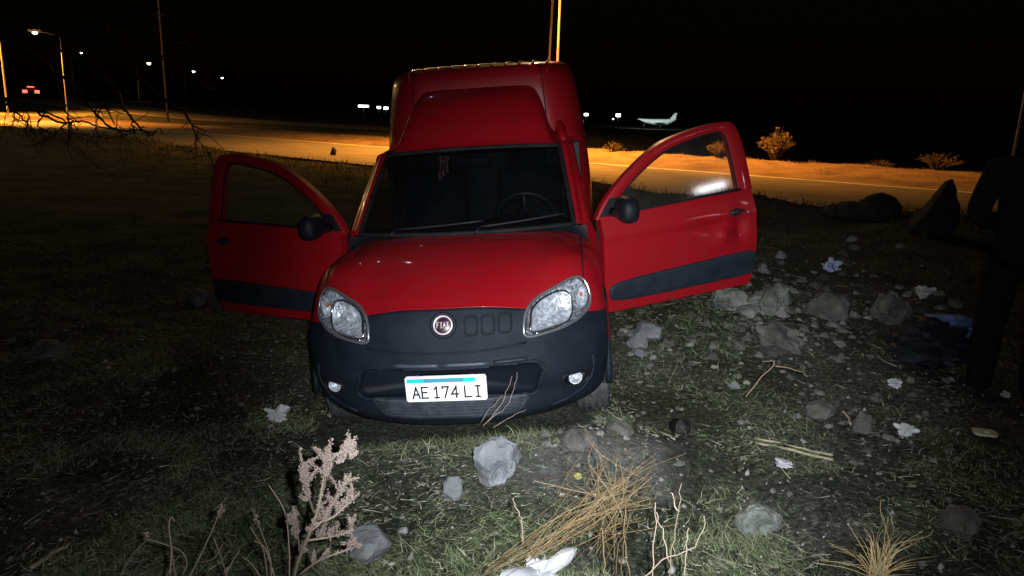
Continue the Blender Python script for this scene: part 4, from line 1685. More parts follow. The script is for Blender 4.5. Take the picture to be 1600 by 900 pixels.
mb.build('stem', STEMS, t)
tag(fz_.build('seed_head', FUZZ, t, False), kind='stuff')

twigs = [
    ('bare bent twigs with a hooked tip at the far bottom left', [
        [(186, 905, 2.3), (205, 870, 2.28), (230, 842, 2.26), (228, 832, 2.26)], [(230, 842, 2.26), (262, 852, 2.26), (284, 862, 2.25), (292, 880, 2.25), (285, 900, 2.25)],
        [(265, 900, 2.2), (268, 860, 2.2), (264, 822, 2.18), (268, 808, 2.18), (273, 815, 2.18)], [(258, 905, 2.2), (270, 880, 2.2), (282, 868, 2.2)], [(275, 905, 2.2), (270, 870, 2.2), (268, 850, 2.2)]], .0022, 26),
    ('slanting twig ending in a small knotted seed head at bottom left', [
        [(292, 910, 2.25), (312, 870, 2.22), (330, 832, 2.2), (340, 808, 2.18), (348, 792, 2.18)], [(334, 840, 2.2), (345, 870, 2.2), (355, 900, 2.2)], [(310, 880, 2.2), (335, 872, 2.18), (348, 850, 2.18)], [(350, 905, 2.2), (362, 880, 2.2), (375, 860, 2.2)]], .0022, 34),
    ('cluster of thin bare stalks just left of the pale pinkish weed', [
        [(424, 905, 2.15), (422, 870, 2.14), (408, 830, 2.12), (396, 798, 2.1)], [(418, 905, 2.15), (412, 860, 2.13), (400, 838, 2.12), (390, 822, 2.12)], [(452, 905, 2.2), (452, 860, 2.18), (445, 800, 2.14), (420, 758, 2.1)],
        [(430, 905, 2.16), (415, 858, 2.14), (398, 845, 2.1)], [(410, 905, 2.2), (392, 880, 2.2), (378, 870, 2.2)]], .0022, 18)]
for lb, chs, r0, nf in twigs:
    t, root = stalks('dry_weed', lb, 'weed', chs, STEMS, r0, 'dry weeds in the foreground')
    mb, fz_ = MB(), MB()
    for ch in chs:
        P = chain_pts(ch, root)
        mb.tube(P, list(np.linspace(r0, r0 * .6, len(P))), 6)
    P = chain_pts(chs[0], root)
    fuzzy(fz_, P[-5:], nf, .008, rs)
    mb.build('stem', STEMS, t)
    tag(fz_.build('seed_head', FUZZ, t, False), kind='stuff')

# bundle of long straw, lower right of centre
t = None
chs = []
for i in range(38):
    bx = rs.uniform(735, 870)
    by = 905 - (bx - 735) * .35 + rs.gauss(0, 9)
    dd_ = 2.35 + rs.uniform(-.1, .15)
    ex = bx + rs.uniform(110, 230)
    ey = by - rs.uniform(70, 165)
    mx_, my_ = (bx + ex) / 2 + rs.gauss(0, 14), (by + ey) / 2 - rs.uniform(-4, 24)
    chs.append([(bx, by, dd_), (mx_, my_, dd_ + .04), (min(ex, 1025), ey, dd_ + .1)])
for i in range(64):
    cx_, cy_ = rs.gauss(948, 24), rs.gauss(785, 36)
    aa = rs.choice([rs.gauss(1.35, .35), rs.gauss(2.3, .4), rs.gauss(.6, .3)])
    L_ = rs.uniform(18, 80)
    d0 = 2.5 + rs.uniform(-.08, .1)
    bend_ = rs.gauss(0, 12)
    chs.append([(cx_ - math.cos(aa) * L_, cy_ + math.sin(aa) * L_, d0), (cx_ + bend_, cy_ + rs.gauss(0, 6), d0 - .04), (cx_ + math.cos(aa) * L_, cy_ - math.sin(aa) * L_, d0 + .02)])
chs.append([(790, 870, 2.45), (880, 800, 2.5), (960, 755, 2.55), (1020, 728, 2.58), (1068, 710, 2.6)])
t, root = stalks('straw_bundle', 'tangled bundle of long orange-brown straw lying at bottom centre', 'straw', chs, STRAW, .002)
mb = MB()
for ch in chs:
    P = chain_pts(ch, root)
    off = max(0.0, max(gz(*(p + root).xy) + .012 - (p + root).z for p in P))
    P = [p + Vector((0, 0, off)) for p in P]
    mb.tube(P, rs.uniform(.0005, .0011), 4, False)
tag(mb.build('strand', STRAW, t), kind='stuff')

more = [
    ('forked upright twigs standing right of the straw bundle', [[(1020, 905, 2.3), (1022, 850, 2.3), (1024, 785, 2.28)], [(1045, 905, 2.3), (1052, 840, 2.3), (1062, 790, 2.3), (1065, 755, 2.3)], [(1070, 905, 2.25), (1072, 860, 2.25), (1076, 825, 2.25)], [(1000, 905, 2.3), (1045, 870, 2.28), (1085, 855, 2.26), (1096, 830, 2.25), (1100, 805, 2.25)], [(1062, 800, 2.3), (1052, 780, 2.3), (1048, 770, 2.3)], [(1046, 880, 2.3), (1035, 830, 2.3), (1026, 800, 2.3)]], .0019, STEMS),
    ('thin crooked stalk standing between the stone and the straw', [[(818, 850, 2.6), (815, 815, 2.6), (808, 795, 2.6), (802, 778, 2.6)]], .002, STEMS),
    ('row of thin stalks under the straw bundle at the bottom edge', [[(945, 905, 2.35), (945, 860, 2.35), (940, 825, 2.35)], [(962, 905, 2.35), (968, 850, 2.35), (985, 818, 2.36), (1008, 812, 2.38)], [(975, 905, 2.3), (972, 870, 2.3), (985, 800, 2.3)], [(985, 905, 2.3), (975, 840, 2.3), (978, 790, 2.32)]], .0018, STRAW),
    ('thin forked stalks leaning across the bumper right of the plate', [[(755, 665, 3.3), (778, 640, 3.28), (792, 612, 3.26), (800, 588, 3.25)], [(762, 660, 3.3), (790, 635, 3.28), (806, 600, 3.25), (808, 582, 3.25)], [(770, 668, 3.3), (800, 650, 3.3), (822, 640, 3.3)], [(752, 660, 3.3), (770, 632, 3.28), (786, 618, 3.26)]], .0011, STEMS),
    ('bent dry stalk arching over the rough grass under the right door', [[(1165, 620, 3.9), (1190, 590, 3.88), (1210, 568, 3.86), (1204, 562, 3.86), (1192, 566, 3.86)], [(1212, 572, 3.86), (1250, 580, 3.9), (1262, 590, 3.92)]], .003, STEMS)]
for lb, chs, r0, m in more:
    t, root = stalks('dry_weed', lb, 'weed', chs, m, r0, 'dry weeds in the foreground')
    mb = MB()
    for ch in chs:
        P = chain_pts(ch, root, .003)
        mb.tube(P, list(np.linspace(r0 * 1.2, r0 * .7, len(P))), 5)
    mb.build('stem', m, t)
# dry tuft at the lower right
chs = []
for i in range(70):
    a = rs.gauss(0, .95)
    L_ = rs.uniform(30, 95)
    chs.append([(1372 + rs.gauss(0, 8), 905 + rs.gauss(0, 6), 2.28 + rs.gauss(0, .03)), (1372 + math.sin(a) * L_ * .5 + rs.gauss(0, 4), 895 - math.cos(a) * L_ * .6, 2.26), (1372 + math.sin(a) * L_ * 1.05, 892 - math.cos(a) * L_ * rs.uniform(.7, 1), 2.27 + rs.gauss(0, .06))])
chs.append([(1385, 890, 2.27), (1395, 855, 2.25), (1420, 845, 2.24), (1450, 838, 2.25), (1458, 827, 2.25)])
chs.append([(1380, 890, 2.27), (1390, 850, 2.26), (1376, 800, 2.26), (1377, 780, 2.26)])
chs.append([(1365, 890, 2.27), (1350, 860, 2.26), (1326, 820, 2.26)])
t, root = stalks('dry_tuft', 'spreading tuft of dry straw-coloured stems at the bottom right', 'weed', chs, STRAW, .002, 'dry weeds in the foreground')
mb = MB()
for ch in chs:
    P = chain_pts(ch, root)
    mb.tube(P, list(np.linspace(.0016, .0006, len(P))), 5, False)
tag(mb.build('stem', island_mat('yellow_straw', [(.12, .09, .045), (.24, .18, .085), (.36, .28, .15)]), t), kind='stuff')

# bare tree whose twigs hang in front of the lit road on the left
tr0 = ray(-115, 330, 13)
troot = Vector((tr0.x, tr0.y, gz(tr0.x, tr0.y)))
t = empty('bare_tree', troot, 'bare dark tree at the left edge, its twigs hanging before the lit road', 'tree')
mb = MB()
limb = []
mb.tube([(0, 0, -.2), (.05, 0, .8), (-.03, .05, 1.8), (.1, 0, 2.8), (.05, 0, 4.2)], [.16, .13, .11, .09, .05], 9)
mb.build('trunk', TWIG, t)
mb = MB()
CH = [[(-100, 60, 12.6), (-30, 130, 12.2), (15, 165, 12), (40, 190, 11.8), (60, 212, 11.7)],
      [(-60, 120, 12.4), (20, 158, 12.2), (70, 176, 12), (108, 193, 12), (112, 214, 11.9)],
      [(-20, 160, 12.2), (38, 167, 12), (70, 182, 12), (104, 192, 11.9), (122, 188, 11.9), (165, 200, 11.8), (205, 206, 11.8), (225, 198, 11.8)],
      [(-80, 40, 12.5), (60, 90, 12), (100, 165, 11.8), (108, 192, 11.7), (110, 216, 11.7)],
      [(-60, 20, 12.5), (90, 110, 12), (150, 180, 11.7), (185, 205, 11.6), (208, 202, 11.6)],
      [(-70, 0, 12.5), (150, 110, 12), (200, 178, 11.6), (233, 211, 11.5), (247, 201, 11.5), (256, 210, 11.5)],
      [(150, 150, 11.9), (152, 185, 11.8), (153, 214, 11.8)], [(40, 168, 12), (44, 190, 12), (38, 204, 12)],
      [(70, 176, 12), (58, 196, 12), (66, 210, 12)], [(104, 192, 11.9), (88, 206, 11.9), (85, 215, 11.9)],
      [(150, 181, 11.8), (162, 168, 11.8), (170, 160, 11.8)], [(185, 205, 11.6), (196, 212, 11.6)], [(20, 158, 12.2), (22, 180, 12.1), (28, 192, 12.1)],
      [(-50, 60, 12.4), (120, 60, 12), (250, 90, 11.6), (330, 140, 11.3)], [(250, 90, 11.6), (290, 60, 11.5), (380, 40, 11.3)], [(120, 60, 12), (180, 30, 11.8), (260, 10, 11.6)],
      [(205, 180, 11.6), (208, 196, 11.6), (210, 212, 11.5)], [(300, 195, 11.5), (310, 215, 11.5), (330, 240, 11.5)], [(200, 110, 11.8), (285, 175, 11.5), (300, 195, 11.5), (322, 205, 11.4)]]
for i, ch in enumerate(CH):
    P = chain_pts(ch, troot, .012, 5)
    r0 = .026 if len(ch) > 3 else .012
    mb.tube(P, list(np.linspace(r0, .007, len(P))), 5)
    for q in range(7):
        s = rs.randint(2, len(P) - 1)
        e = P[s] + Vector((rs.gauss(.1, .25), rs.gauss(0, .25), rs.gauss(-.15, .2)))
        mb.tube([P[s], P[s].lerp(e, .5) + Vector((rs.gauss(0, .04), 0, rs.gauss(0, .04))), e], [.008, .006, .004], 4, False)
for ch in CH[:6] + [CH[13]]:
    p0 = chain_pts(ch, troot)[0]
    mb.tube([(.02, 0, 2.2 if p0.z < 3 else 3.6), p0 * .5 + Vector((0, 0, 1.4)), p0], [.05, .04, .027], 6)
mb.build('branch', TWIG, t)

# ------------------------------------------------------------------ stones and litter
STONE = mat('pale_stone', (.11, .115, .13), .9, 0, 5, (.25, .26, .28), .6, 40)
STONE2 = mat('grey_stone', (.09, .095, .105), .9, 0, 5, (.18, .19, .2), .6, 40)
STONE3 = mat('mossy_stone', (.07, .08, .068), .9, 0, 6, (.22, .23, .21), .8, 35)
STONE4 = mat('dull_stone', (.045, .042, .038), .95, 0, 6, (.13, .125, .115), .8, 35)
EARTH = mat('earth_lump', (.02, .018, .015), .95, 0, 5, (.04, .036, .03), .8, 30)


def rock(px, py, w_px, h_px, label, m, seed, cuts=9, name='stone', cat='stone', group='loose stones', rot=None, rough=.16, depth_k=.9, sink=.18, sub=4, dents=(), taper=0.0, lean=0.0):
    p = onground(px, py + h_px * .42)
    d = (p - CAM).dot(fwd)
    wd, ht = w_px / F * d, h_px / F * d
    bm = bmesh.new()
    bmesh.ops.create_icosphere(bm, subdivisions=sub, radius=1)
    rs_ = random.Random(seed)
    planes = []
    for _ in range(cuts):
        nv = Vector((rs_.gauss(0, 1), rs_.gauss(0, 1), rs_.gauss(0, 1))).normalized()
        planes.append((nv, rs_.uniform(.62, .85)))
    off = Vector((seed * 7.3, seed * 3.1, seed))
    for v in bm.verts:
        co = v.co.copy()
        for nv, k in planes:
            e = co.dot(nv) - k
            if e > 0: co -= nv * e * .92
        co *= 1 + rough * noise.noise(co * 2.1 + off) + rough * .5 * noise.noise(co * 5.3 + off) + rough * .22 * noise.noise(co * 13 + off)
        for (dx, dz, rr, am) in dents:
            e = math.exp(-((co.x - dx) / rr) ** 2 - ((co.z - dz) / (rr * 1.25)) ** 2)
            if co.y < .2: co.y += am * e
        v.co = co
    xs_ = [v.co.x for v in bm.verts]
    zs_ = [v.co.z for v in bm.verts]
    sx = wd / (max(xs_) - min(xs_))
    sz = ht * 1.05 / (max(zs_) - min(zs_))
    for v in bm.verts:
        tz = (v.co.z - min(zs_)) / (max(zs_) - min(zs_))
        tk = 1 - taper * tz
        v.co = Vector((v.co.x * sx * tk + lean * wd * tz, v.co.y * sx * depth_k * tk, (v.co.z - min(zs_)) * sz))
    me = bpy.data.meshes.new(name)
    bm.to_mesh(me)
    bm.free()
    me.materials.append(m)
    me.polygons.foreach_set('use_smooth', [True] * len(me.polygons))
    me.set_sharp_from_angle(angle=rad(28))
    o = bpy.data.objects.new(name, me)
    C.objects.link(o)
    o.location = p - Vector((0, -.0, ht * sink))
    if rot is not None: o.rotation_euler = rot
    return tag(o, label, cat, group)


rock(775, 712, 76, 78, 'pale angular stone with a dark hollow, below the number plate', STONE, 2, 11, dents=((.18, -.05, .34, .75),))
rock(708, 760, 32, 46, 'small upright grey stone left of the pale hollow stone', STONE2, 3, 8)
rock(580, 846, 64, 50, 'smooth grey wedge stone right of the pale pinkish weed', STONE2, 5, 12, rough=.07)
rock(1186, 805, 78, 52, 'flat round grey stone sunk in the grass at lower right', STONE3, 6, 5, sink=.3, rough=.22, dents=((0, .3, .4, .3),))
rock(1497, 808, 66, 44, 'dim broken grey slab near the right bottom corner', STONE4, 7, 12)
rock(1140, 462, 58, 44, 'mossy rock directly under the rear corner of the right door', STONE3, 8, 6, rough=.3)
rock(1200, 464, 74, 54, 'largest mossy rock lying right of the open door', STONE3, 9, 7, rough=.3)
rock(1168, 484, 30, 22, 'small stone tucked between the two mossy rocks', STONE3, 10, 7)
rock(1292, 472, 66, 46, 'dull grey rock in the shade below the bluish paper scrap', STONE4, 11, 8)
rock(1212, 525, 80, 56, 'dark earthy boulder below the mossy rocks', STONE4, 12, 6, rough=.25)
rock(1012, 516, 52, 34, 'pale stone under the front edge of the right door', STONE2, 13, 9)
rock(996, 532, 34, 30, 'thin upright stone leaning left of the pale door stone', STONE2, 14, 9)
rock(1002, 549, 24, 14, 'small flat stone below the leaning one near the bumper corner', STONE2, 15, 8)
rock(1280, 638, 46, 30, 'dull stone beside the pale stick on the right dirt', STONE4, 16, 8)
rock(1346, 658, 30, 40, 'narrow slanting stone sliver on the right dirt', STONE4, 17, 10)
rock(905, 678, 60, 36, 'rounded pale clod on the bare earth before the right wheel', STONE4, 18, 4, sink=.35, rough=.14)
rock(968, 664, 44, 30, 'earthy clod against the right front wheel', STONE4, 19, 5, sink=.3)
rock(1392, 478, 70, 60, 'dark rough rock below the pale wrapper on the right', STONE4, 20, 6, rough=.3)
rock(630, 827, 16, 12, 'tiny white chip beside the smooth grey wedge stone', STONE, 21, 8)
rock(310, 462, 34, 28, 'dim stone in the dark grass below the left door', STONE4, 22, 8)
rock(80, 545, 60, 34, 'dim stone in the dark at the left edge', STONE4, 23, 6)
# rubble: small half-buried broken stones, joined
def rubble(name, label, spots, m, seed):
    r = np.random.default_rng(seed)
    mb = MB()
    for (px, py, sx, sy, n, smin, smax) in spots:
        for _ in range(n):
            p = onground(px + r.normal(0, sx), py + r.normal(0, sy))
            if (p - CAM).length > 12 or not bool(off_van(np.array([p.x]), np.array([p.y]))[0]): continue
            s = smin * (smax / smin) ** (r.random() ** 1.6) * (p - CAM).length / F
            R = Matrix.Rotation(r.uniform(0, 6.28), 4, 'Z')
            k = len(mb.v)
            pts = []
            for v in ((1, 0, 0), (.5, .85, 0), (-.5, .85, 0), (-1, 0, 0), (-.5, -.85, 0), (.5, -.85, 0), (.6, .1, .62), (-.1, .5, .7), (-.5, -.2, .55), (.1, -.5, .66)):
                q = R @ Vector((v[0] * s * r.uniform(.75, 1.3), v[1] * s * r.uniform(.6, 1.1), v[2] * s * r.uniform(.55, 1.2) - s * .12))
                pts.append(tuple(p + q))
            mb.v += pts
            for f in ((0, 1, 6), (1, 7, 6), (1, 2, 7), (2, 3, 8), (2, 8, 7), (3, 4, 8), (4, 9, 8), (4, 5, 9), (5, 0, 6), (5, 6, 9), (6, 7, 8), (6, 8, 9)):
                mb.f.append(tuple(k + i for i in f))
                mb.mi.append(0)
    return tag(mb.build(name, m, None, False), label, None, kind='stuff')


RUBM = island_mat('rubble_chips', [(.035, .032, .028), (.07, .066, .06), (.10, .10, .09), (.2, .2, .19)], .95)
rubble('rubble', 'small broken stones and clods half buried under the right door', [(1150, 470, 60, 22, 120, 3, 13), (1220, 500, 70, 40, 150, 3, 14), (1010, 520, 40, 26, 90, 3, 13), (1330, 470, 110, 50, 160, 3, 15), (1300, 640, 110, 50, 120, 2.5, 10), (915, 672, 55, 22, 90, 2.5, 11)], RUBM, 5)
rubble('clods', 'little earth clods and chips scattered through the grass', [(800, 760, 260, 80, 260, 1.5, 7), (350, 640, 200, 90, 200, 1.5, 6), (1300, 760, 190, 80, 260, 1.5, 8), (1150, 590, 120, 50, 120, 1.5, 7)], island_mat('clod_soil', [(.025, .022, .017), (.05, .046, .036), (.09, .085, .07), (.2, .19, .165)], .95), 6)
# silhouettes before the lit road
rock(1372, 322, 66, 40, 'dark rounded earth mound in front of the lit road', EARTH, 31, 4, 'earth_mound', 'mound', None, rough=.2, sink=.1)
rock(1450, 326, 92, 92, 'dark pointed boulder standing before the lit road at right', EARTH, 32, 7, 'boulder', 'boulder', None, rough=.14, sink=.12, depth_k=.7, taper=.72, lean=.28)
rock(1330, 330, 90, 30, 'long low dark earth heap left of the rounded mound', EARTH, 33, 4, 'earth_mound', 'mound', None, rough=.25, sink=.1)
rock(521, 238, 10, 18, 'small dark marker stub at the road edge left of the van', EARTH, 34, 5, 'marker_stub', 'marker', None, sub=2)


def crumple(px, py, w_px, h_px, label, m, seed, name, cat, group=None, spikes=0, amp=.55, zk=1.0, sub=4):
    p = onground(px, py + h_px * .4)
    d = (p - CAM).dot(fwd)
    wd, ht = w_px / F * d, h_px / F * d
    bm = bmesh.new()
    bmesh.ops.create_icosphere(bm, subdivisions=sub, radius=1)
    off = Vector((seed * 3.7, seed * 9.1, seed * 1.3))
    rs_ = random.Random(seed)
    sp = [Vector((rs_.uniform(-1, 1), rs_.uniform(-1, .2), rs_.uniform(.1, 1))).normalized() for _ in range(spikes)]
    for v in bm.verts:
        co = v.co.copy()
        f1 = abs(noise.noise(co * 1.9 + off))
        f2 = abs(noise.noise(co * 4.3 + off))
        f3 = abs(noise.noise(co * 9.5 + off))
        k = 1 - amp + amp * (1.3 * f1 + .8 * f2 + .4 * f3)
        for s in sp:
            k += .9 * max(0, (co.dot(s) - .9) / .1) ** 1.5
        v.co = co * k
    xs_ = [v.co.x for v in bm.verts]
    zs_ = [v.co.z for v in bm.verts]
    for v in bm.verts:
        v.co = Vector((v.co.x * wd / (max(xs_) - min(xs_)), v.co.y * wd / (max(xs_) - min(xs_)), (v.co.z - min(zs_)) * ht * zk / (max(zs_) - min(zs_))))
    me = bpy.data.meshes.new(name)
    bm.to_mesh(me)
    bm.free()
    me.materials.append(m)
    me.polygons.foreach_set('use_smooth', [True] * len(me.polygons))
    me.set_sharp_from_angle(angle=rad(35))
    o = bpy.data.objects.new(name, me)
    C.objects.link(o)
    o.location = p - Vector((0, 0, ht * .08))
    return tag(o, label, cat, group)


BAGW = mat('white_plastic', (.36, .37, .40), .5, 0, 9, (.48, .49, .52), .15, 60)
PAPER = mat('paper', (.42, .43, .45), .85, 0, 20, (.55, .56, .58), .3, 60)
BLUEP = mat('bluish_plastic', (.30, .38, .62), .5, 0, 14, (.5, .56, .75), .2, 60)
CLOTHB = mat('blue_cloth', (.09, .14, .32), .8, 0, 14, (.14, .2, .42), .3, 80)
DARKBAG = mat('black_bag', (.008, .009, .014), .6, 0, 9, (.012, .013, .02), .2, 50, spec=.2)
crumple(842, 886, 122, 74, 'crumpled white plastic bag at the bottom centre edge', BAGW, 4, 'plastic_bag', 'bag', None, 7, .6)
crumple(435, 643, 40, 32, 'crumpled pale paper in the grass left of the bumper', PAPER, 5, 'crumpled_paper', 'paper', None, 3)
crumple(1297, 413, 32, 26, 'bluish white plastic scrap on the dark ground at right', BLUEP, 6, 'plastic_scrap', 'litter', 'litter on the right dirt', 3)
crumple(1398, 598, 26, 18, 'small white paper ball on the right dirt under the black bag', PAPER, 7, 'crumpled_paper', 'litter', 'litter on the right dirt', 2)
crumple(1413, 672, 32, 24, 'torn ring-shaped white wrapper on the right dirt', PAPER, 8, 'wrapper', 'litter', 'litter on the right dirt', 2)
crumple(1440, 456, 26, 22, 'pale wrapper caught on the dark rough rock', PAPER, 9, 'wrapper', 'litter', 'litter on the right dirt', 2)
crumple(1224, 722, 30, 16, 'shiny white and violet wrapper under the two pale sticks', BAGW, 10, 'wrapper', 'litter', 'litter on the right dirt', 2)
crumple(1445, 540, 130, 84, 'black rubbish bag slumped beside the dark figure', DARKBAG, 11, 'rubbish_bag', 'bag', None, 0, .3)
crumple(1492, 503, 96, 34, 'dull blue cloth draped over the black rubbish bag', CLOTHB, 12, 'cloth', 'cloth', None, 3, .5)
crumple(1572, 615, 16, 14, 'tiny white scrap at the feet of the dark figure', PAPER, 13, 'crumpled_paper', 'litter', 'litter on the right dirt', 1, sub=3)


def slab(px, py, w_px, h_px, label, name, cat, m, ang, hole=True):
    p = onground(px, py)
    d = (p - CAM).dot(fwd)
    L, W = w_px / F * d, h_px / F * d * 1.6
    t = empty(name, p + Vector((0, 0, .012)), label, cat, 'litter on the right dirt', ang)
    mb = MB()
    o_ = rrect(0, 0, L, W, W * .3)
    i_ = [(L * .06 + math.cos(2 * math.pi * k / len(o_)) * W * .16, -W * .1 + math.sin(2 * math.pi * k / len(o_)) * W * .16) for k in range(len(o_))]
    th = .012
    mb.grid([[(x, y, 0) for x, y in o_], [(x, y, th) for x, y in o_], [(x, y, th) for x, y in i_], [(x, y, 0) for x, y in i_]], True)
    mb.build('plate', m, t, True, 40)
    return t


slab(1538, 680, 34, 16, 'small cream plastic plate with a hole near the right edge', 'plastic_plate', 'litter', mat('cream_plastic', (.6, .6, .45), .5, 0, 30, (.5, .5, .38)), rad(-14))
STICK = mat('pale_stick', (.26, .23, .16), .85, 0, 60, (.36, .32, .22), .3, 120)
for i, (pa, pb, r, lb) in enumerate((((1180, 688), (1300, 716), .007, 'upper one of the two long pale sticks on the right dirt'), ((1178, 694), (1302, 723), .008, 'lower one of the two long pale sticks on the right dirt'),
                                     ((1316, 645), (1332, 668), .007, 'short pale stick between the dull stone and the stone sliver'), ((850, 752), (902, 742), .006, 'dark crooked twig on the earth left of the straw bundle'), ((50, 893), (110, 854), .007, 'long grey stalk lying in the bottom left corner'))):
    A_, B_ = onground(*pa), onground(*pb)
    M_ = (A_ + B_) / 2
    mb = MB()
    L_ = B_ - A_
    pts = [A_ + L_ * k / 8 - M_ + Vector((random.gauss(0, .004), random.gauss(0, .004), .014 + abs(random.gauss(0, .003)))) for k in range(9)]
    mb.tube(pts, [r * random.uniform(.75, 1.1) for _ in pts], 7)
    o = mb.build('stick', TWIG if i == 3 else STICK)
    o.location = M_
    tag(o, lb, 'stick', 'sticks on the ground')
# dark round tin lying by the wheel
p = onground(1062, 676)
t = empty('tin_can', p + Vector((0, 0, .035)), 'dark open tin lying on its side right of the wheel', 'tin', None, rad(10))
mb = MB()
M = Matrix.Rotation(rad(72), 4, 'X')
mb.lathe([(.0001, -.05), (.042, -.05), (.045, -.046), (.045, .045), (.047, .05), (.043, .05), (.041, .044), (.041, -.04), (.0001, -.042)], 28, M)
mb.build('can', mat('dark_tin', (.02, .02, .022), .4, .6, 30, (.04, .035, .03)), t, True, 40)
mb = MB()
mb.lathe([(.044, .05), (.048, .053), (.044, .056)], 28, M)
mb.build('rim', STEEL, t)
p = onground(903, 748)
mb = MB()
mb.lathe([(.0001, 0), (.015, .004), (.02, .016), (.014, .03), (.0001, .034)], 16)
o = mb.build('fruit', mat('dry_fruit', (.35, .33, .12), .7, 0, 20, (.28, .25, .1)))
o.location = p
tag(o, 'small round yellowish fruit at the end of the dark twig', 'fruit')

# ------------------------------------------------------------------ the person at the right edge
pf = onground(1545, 632)
pt = empty('person', (pf.x + .10, pf.y + .05, pf.z), 'person in dark jacket and trousers standing at the right edge, turned away', 'person', None, rad(143))
COATM = mat('dark_jacket', (.008, .008, .010), .95, 0, 30, (.012, .012, .014), .3, 90, spec=.1)
TROUS = mat('dark_trousers', (.007, .007, .009), .95, 0, 30, (.011, .011, .013), .3, 90, spec=.1)
SKINM = mat('skin', (.30, .17, .12), .6, 0, 30, (.34, .2, .15))
HAIR = mat('dark_hair', (.01, .008, .007), .6, 0, 60, (.02, .016, .013), .4, 150)


def skinned(name, nodes, edges, m, parent, sub=2):
    me = bpy.data.meshes.new(name)
    me.from_pydata([n[:3] for n in nodes], edges, [])
    o = bpy.data.objects.new(name, me)
    C.objects.link(o)
    md = o.modifiers.new('skin', 'SKIN')
    md.use_smooth_shade = True
    for i, n in enumerate(nodes):
        r = n[3]
        me.skin_vertices[0].data[i].radius = r if hasattr(r, '__len__') else (r, r)
    me.skin_vertices[0].data[0].use_root = True
    s = o.modifiers.new('sub', 'SUBSURF')
    s.levels = s.render_levels = sub
    me.materials.append(m)
    dg = bpy.context.evaluated_depsgraph_get()
    m2 = bpy.data.meshes.new_from_object(o.evaluated_get(dg))
    o.modifiers.clear()
    o.data = m2
    if not m2.materials: m2.materials.append(m)
    m2.polygons.foreach_set('use_smooth', [True] * len(m2.polygons))
    o.parent = parent
    return o


HT = 1.70
NB = [(0, 0, .93, (.15, .10)), (0, 0, 1.08, (.14, .10)), (0, .01, 1.25, (.17, .11)), (0, .01, 1.38, (.13, .085)), (0, 0, 1.47, .055), (0, -.02, 1.56, (.075, .09)), (0, -.02, 1.66, (.072, .088)),
      (-.20, .01, 1.37, .06), (-.27, .02, 1.10, .045), (-.12, -.20, 1.06, .034), (-.07, -.23, 1.05, .03), (.20, .01, 1.37, .06), (.27, .03, 1.10, .045), (.12, -.20, 1.04, .034), (.07, -.23, 1.03, .03),
      (-.10, 0, .86, .095), (-.13, -.01, .50, .062), (-.15, .03, .10, .045), (-.16, -.06, .04, .04), (-.17, -.14, .035, .03),
      (.10, 0, .86, .095), (.12, -.02, .50, .062), (.13, .02, .10, .045), (.14, -.07, .04, .04), (.15, -.15, .035, .03)]
EB = [(0, 1), (1, 2), (2, 3), (3, 4), (4, 5), (5, 6), (3, 7), (7, 8), (8, 9), (9, 10), (3, 11), (11, 12), (12, 13), (13, 14), (0, 15), (15, 16), (16, 17), (17, 18), (18, 19), (0, 20), (20, 21), (21, 22), (22, 23), (23, 24)]
body = skinned('body', NB, EB, SKINM, pt)
jk = [(0, 0, .74, (.21, .165)), (0, 0, .86, (.20, .15)), (0, 0, 1.05, (.185, .14)), (0, .01, 1.24, (.205, .15)), (0, .01, 1.39, (.15, .11)), (0, 0, 1.47, .075),
      (-.21, .01, 1.38, .085), (-.285, .02, 1.10, .07), (-.13, -.19, 1.06, .052), (.21, .01, 1.38, .085), (.285, .03, 1.10, .07), (.13, -.19, 1.04, .052)]
skinned('jacket', jk, [(0, 1), (1, 2), (2, 3), (3, 4), (4, 5), (4, 6), (6, 7), (7, 8), (4, 9), (9, 10), (10, 11)], COATM, pt)
tr = [(0, 0, 1.0, (.19, .14)), (-.10, 0, .84, .115), (-.13, -.01, .50, .085), (-.15, .02, .04, .075), (.10, 0, .84, .115), (.12, -.02, .50, .085), (.13, .01, .04, .075)]
skinned('trousers', tr, [(0, 1), (1, 2), (2, 3), (0, 4), (4, 5), (5, 6)], TROUS, pt)
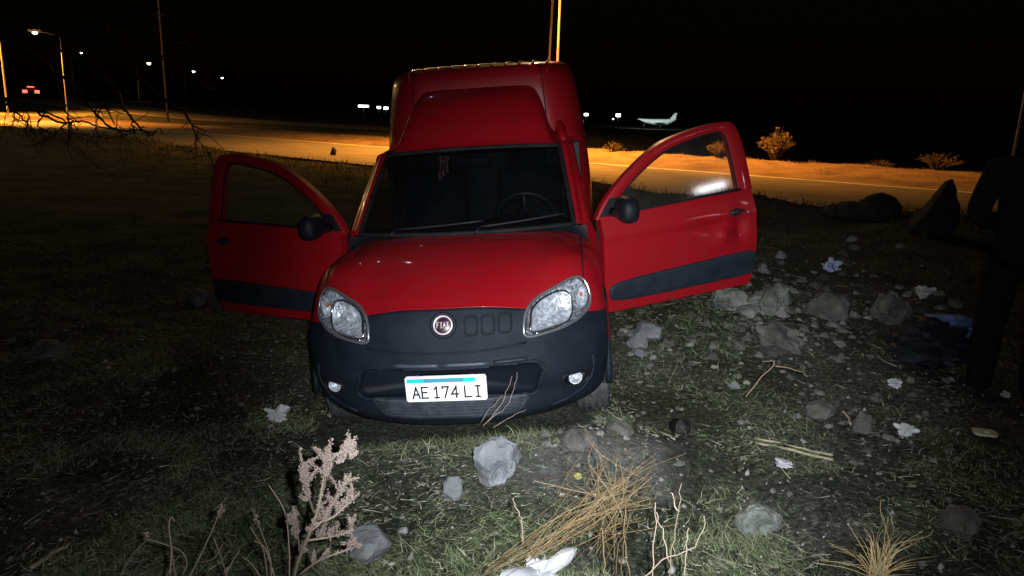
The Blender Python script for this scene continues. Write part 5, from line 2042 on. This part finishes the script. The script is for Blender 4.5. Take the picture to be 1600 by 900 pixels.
for sx in (-1, 1):
    sh = [(sx * .15, .05, .05, .05), (sx * .155, -.05, .045, .045), (sx * .16, -.17, .035, (.045, .032))]
    skinned('shoe', sh, [(0, 1), (1, 2)], BLACK, pt)
    hx, hy, hz_ = (-.07, -.23, 1.05) if sx < 0 else (.07, -.23, 1.03)
    hn = [(hx, hy, hz_, .032), (hx, hy - .01, hz_ - .06, (.036, .02))]
    he = [(0, 1)]
    for q in range(4):
        k = len(hn)
        fx = hx + (q - 1.5) * .018
        ln = (.062, .072, .068, .052)[q]
        hn += [(fx, hy - .012, hz_ - .085, .009), (fx, hy - .022, hz_ - .085 - ln * .55, .0085), (fx, hy - .012 - .03, hz_ - .085 - ln, .0075)]
        he += [(1, k), (k, k + 1), (k + 1, k + 2)]
    k = len(hn)
    hn += [(hx - sx * .03, hy - .02, hz_ - .03, .011), (hx - sx * .042, hy - .035, hz_ - .065, .009)]
    he += [(0, k), (k, k + 1)]
    skinned('hand', hn, he, SKINM, pt, 1)
mb = MB()
rows = []
for i in range(9):
    a = math.pi * .62 * i / 8
    rows.append([(.098 * math.sin(a) * math.cos(b), -.01 + .115 * math.sin(a) * math.sin(b), 1.625 + .115 * math.cos(a)) for b in [2 * math.pi * j / 20 for j in range(20)]])
mb.grid(rows, True)
mb.build('hair', HAIR, pt)
for sx in (-1, 1):
    mb = MB()
    mb.lathe([(.0001, .012), (.008, .009), (.012, 0)], 10, Matrix.Translation((sx * .032, -.105, 1.60)) @ Matrix.Rotation(rad(90), 4, 'X'))
    mb.build('eye', BULB, pt)
    mb = MB()
    mb.tube([(sx * .082, -.01, 1.61), (sx * .092, 0, 1.60), (sx * .088, -.005, 1.565)], [.012, .014, .01], 7)
    mb.build('ear', SKINM, pt)
mb = MB()
mb.tube([(0, -.105, 1.60), (0, -.125, 1.565), (0, -.108, 1.555)], [.009, .014, .01], 7)
mb.build('nose', SKINM, pt)
mb = MB()
mb.tube([(-.024, -.098, 1.525), (0, -.106, 1.525), (.024, -.098, 1.525)], [.004, .007, .004], 6)
mb.build('mouth', mat('lips', (.25, .1, .09), .6), pt)
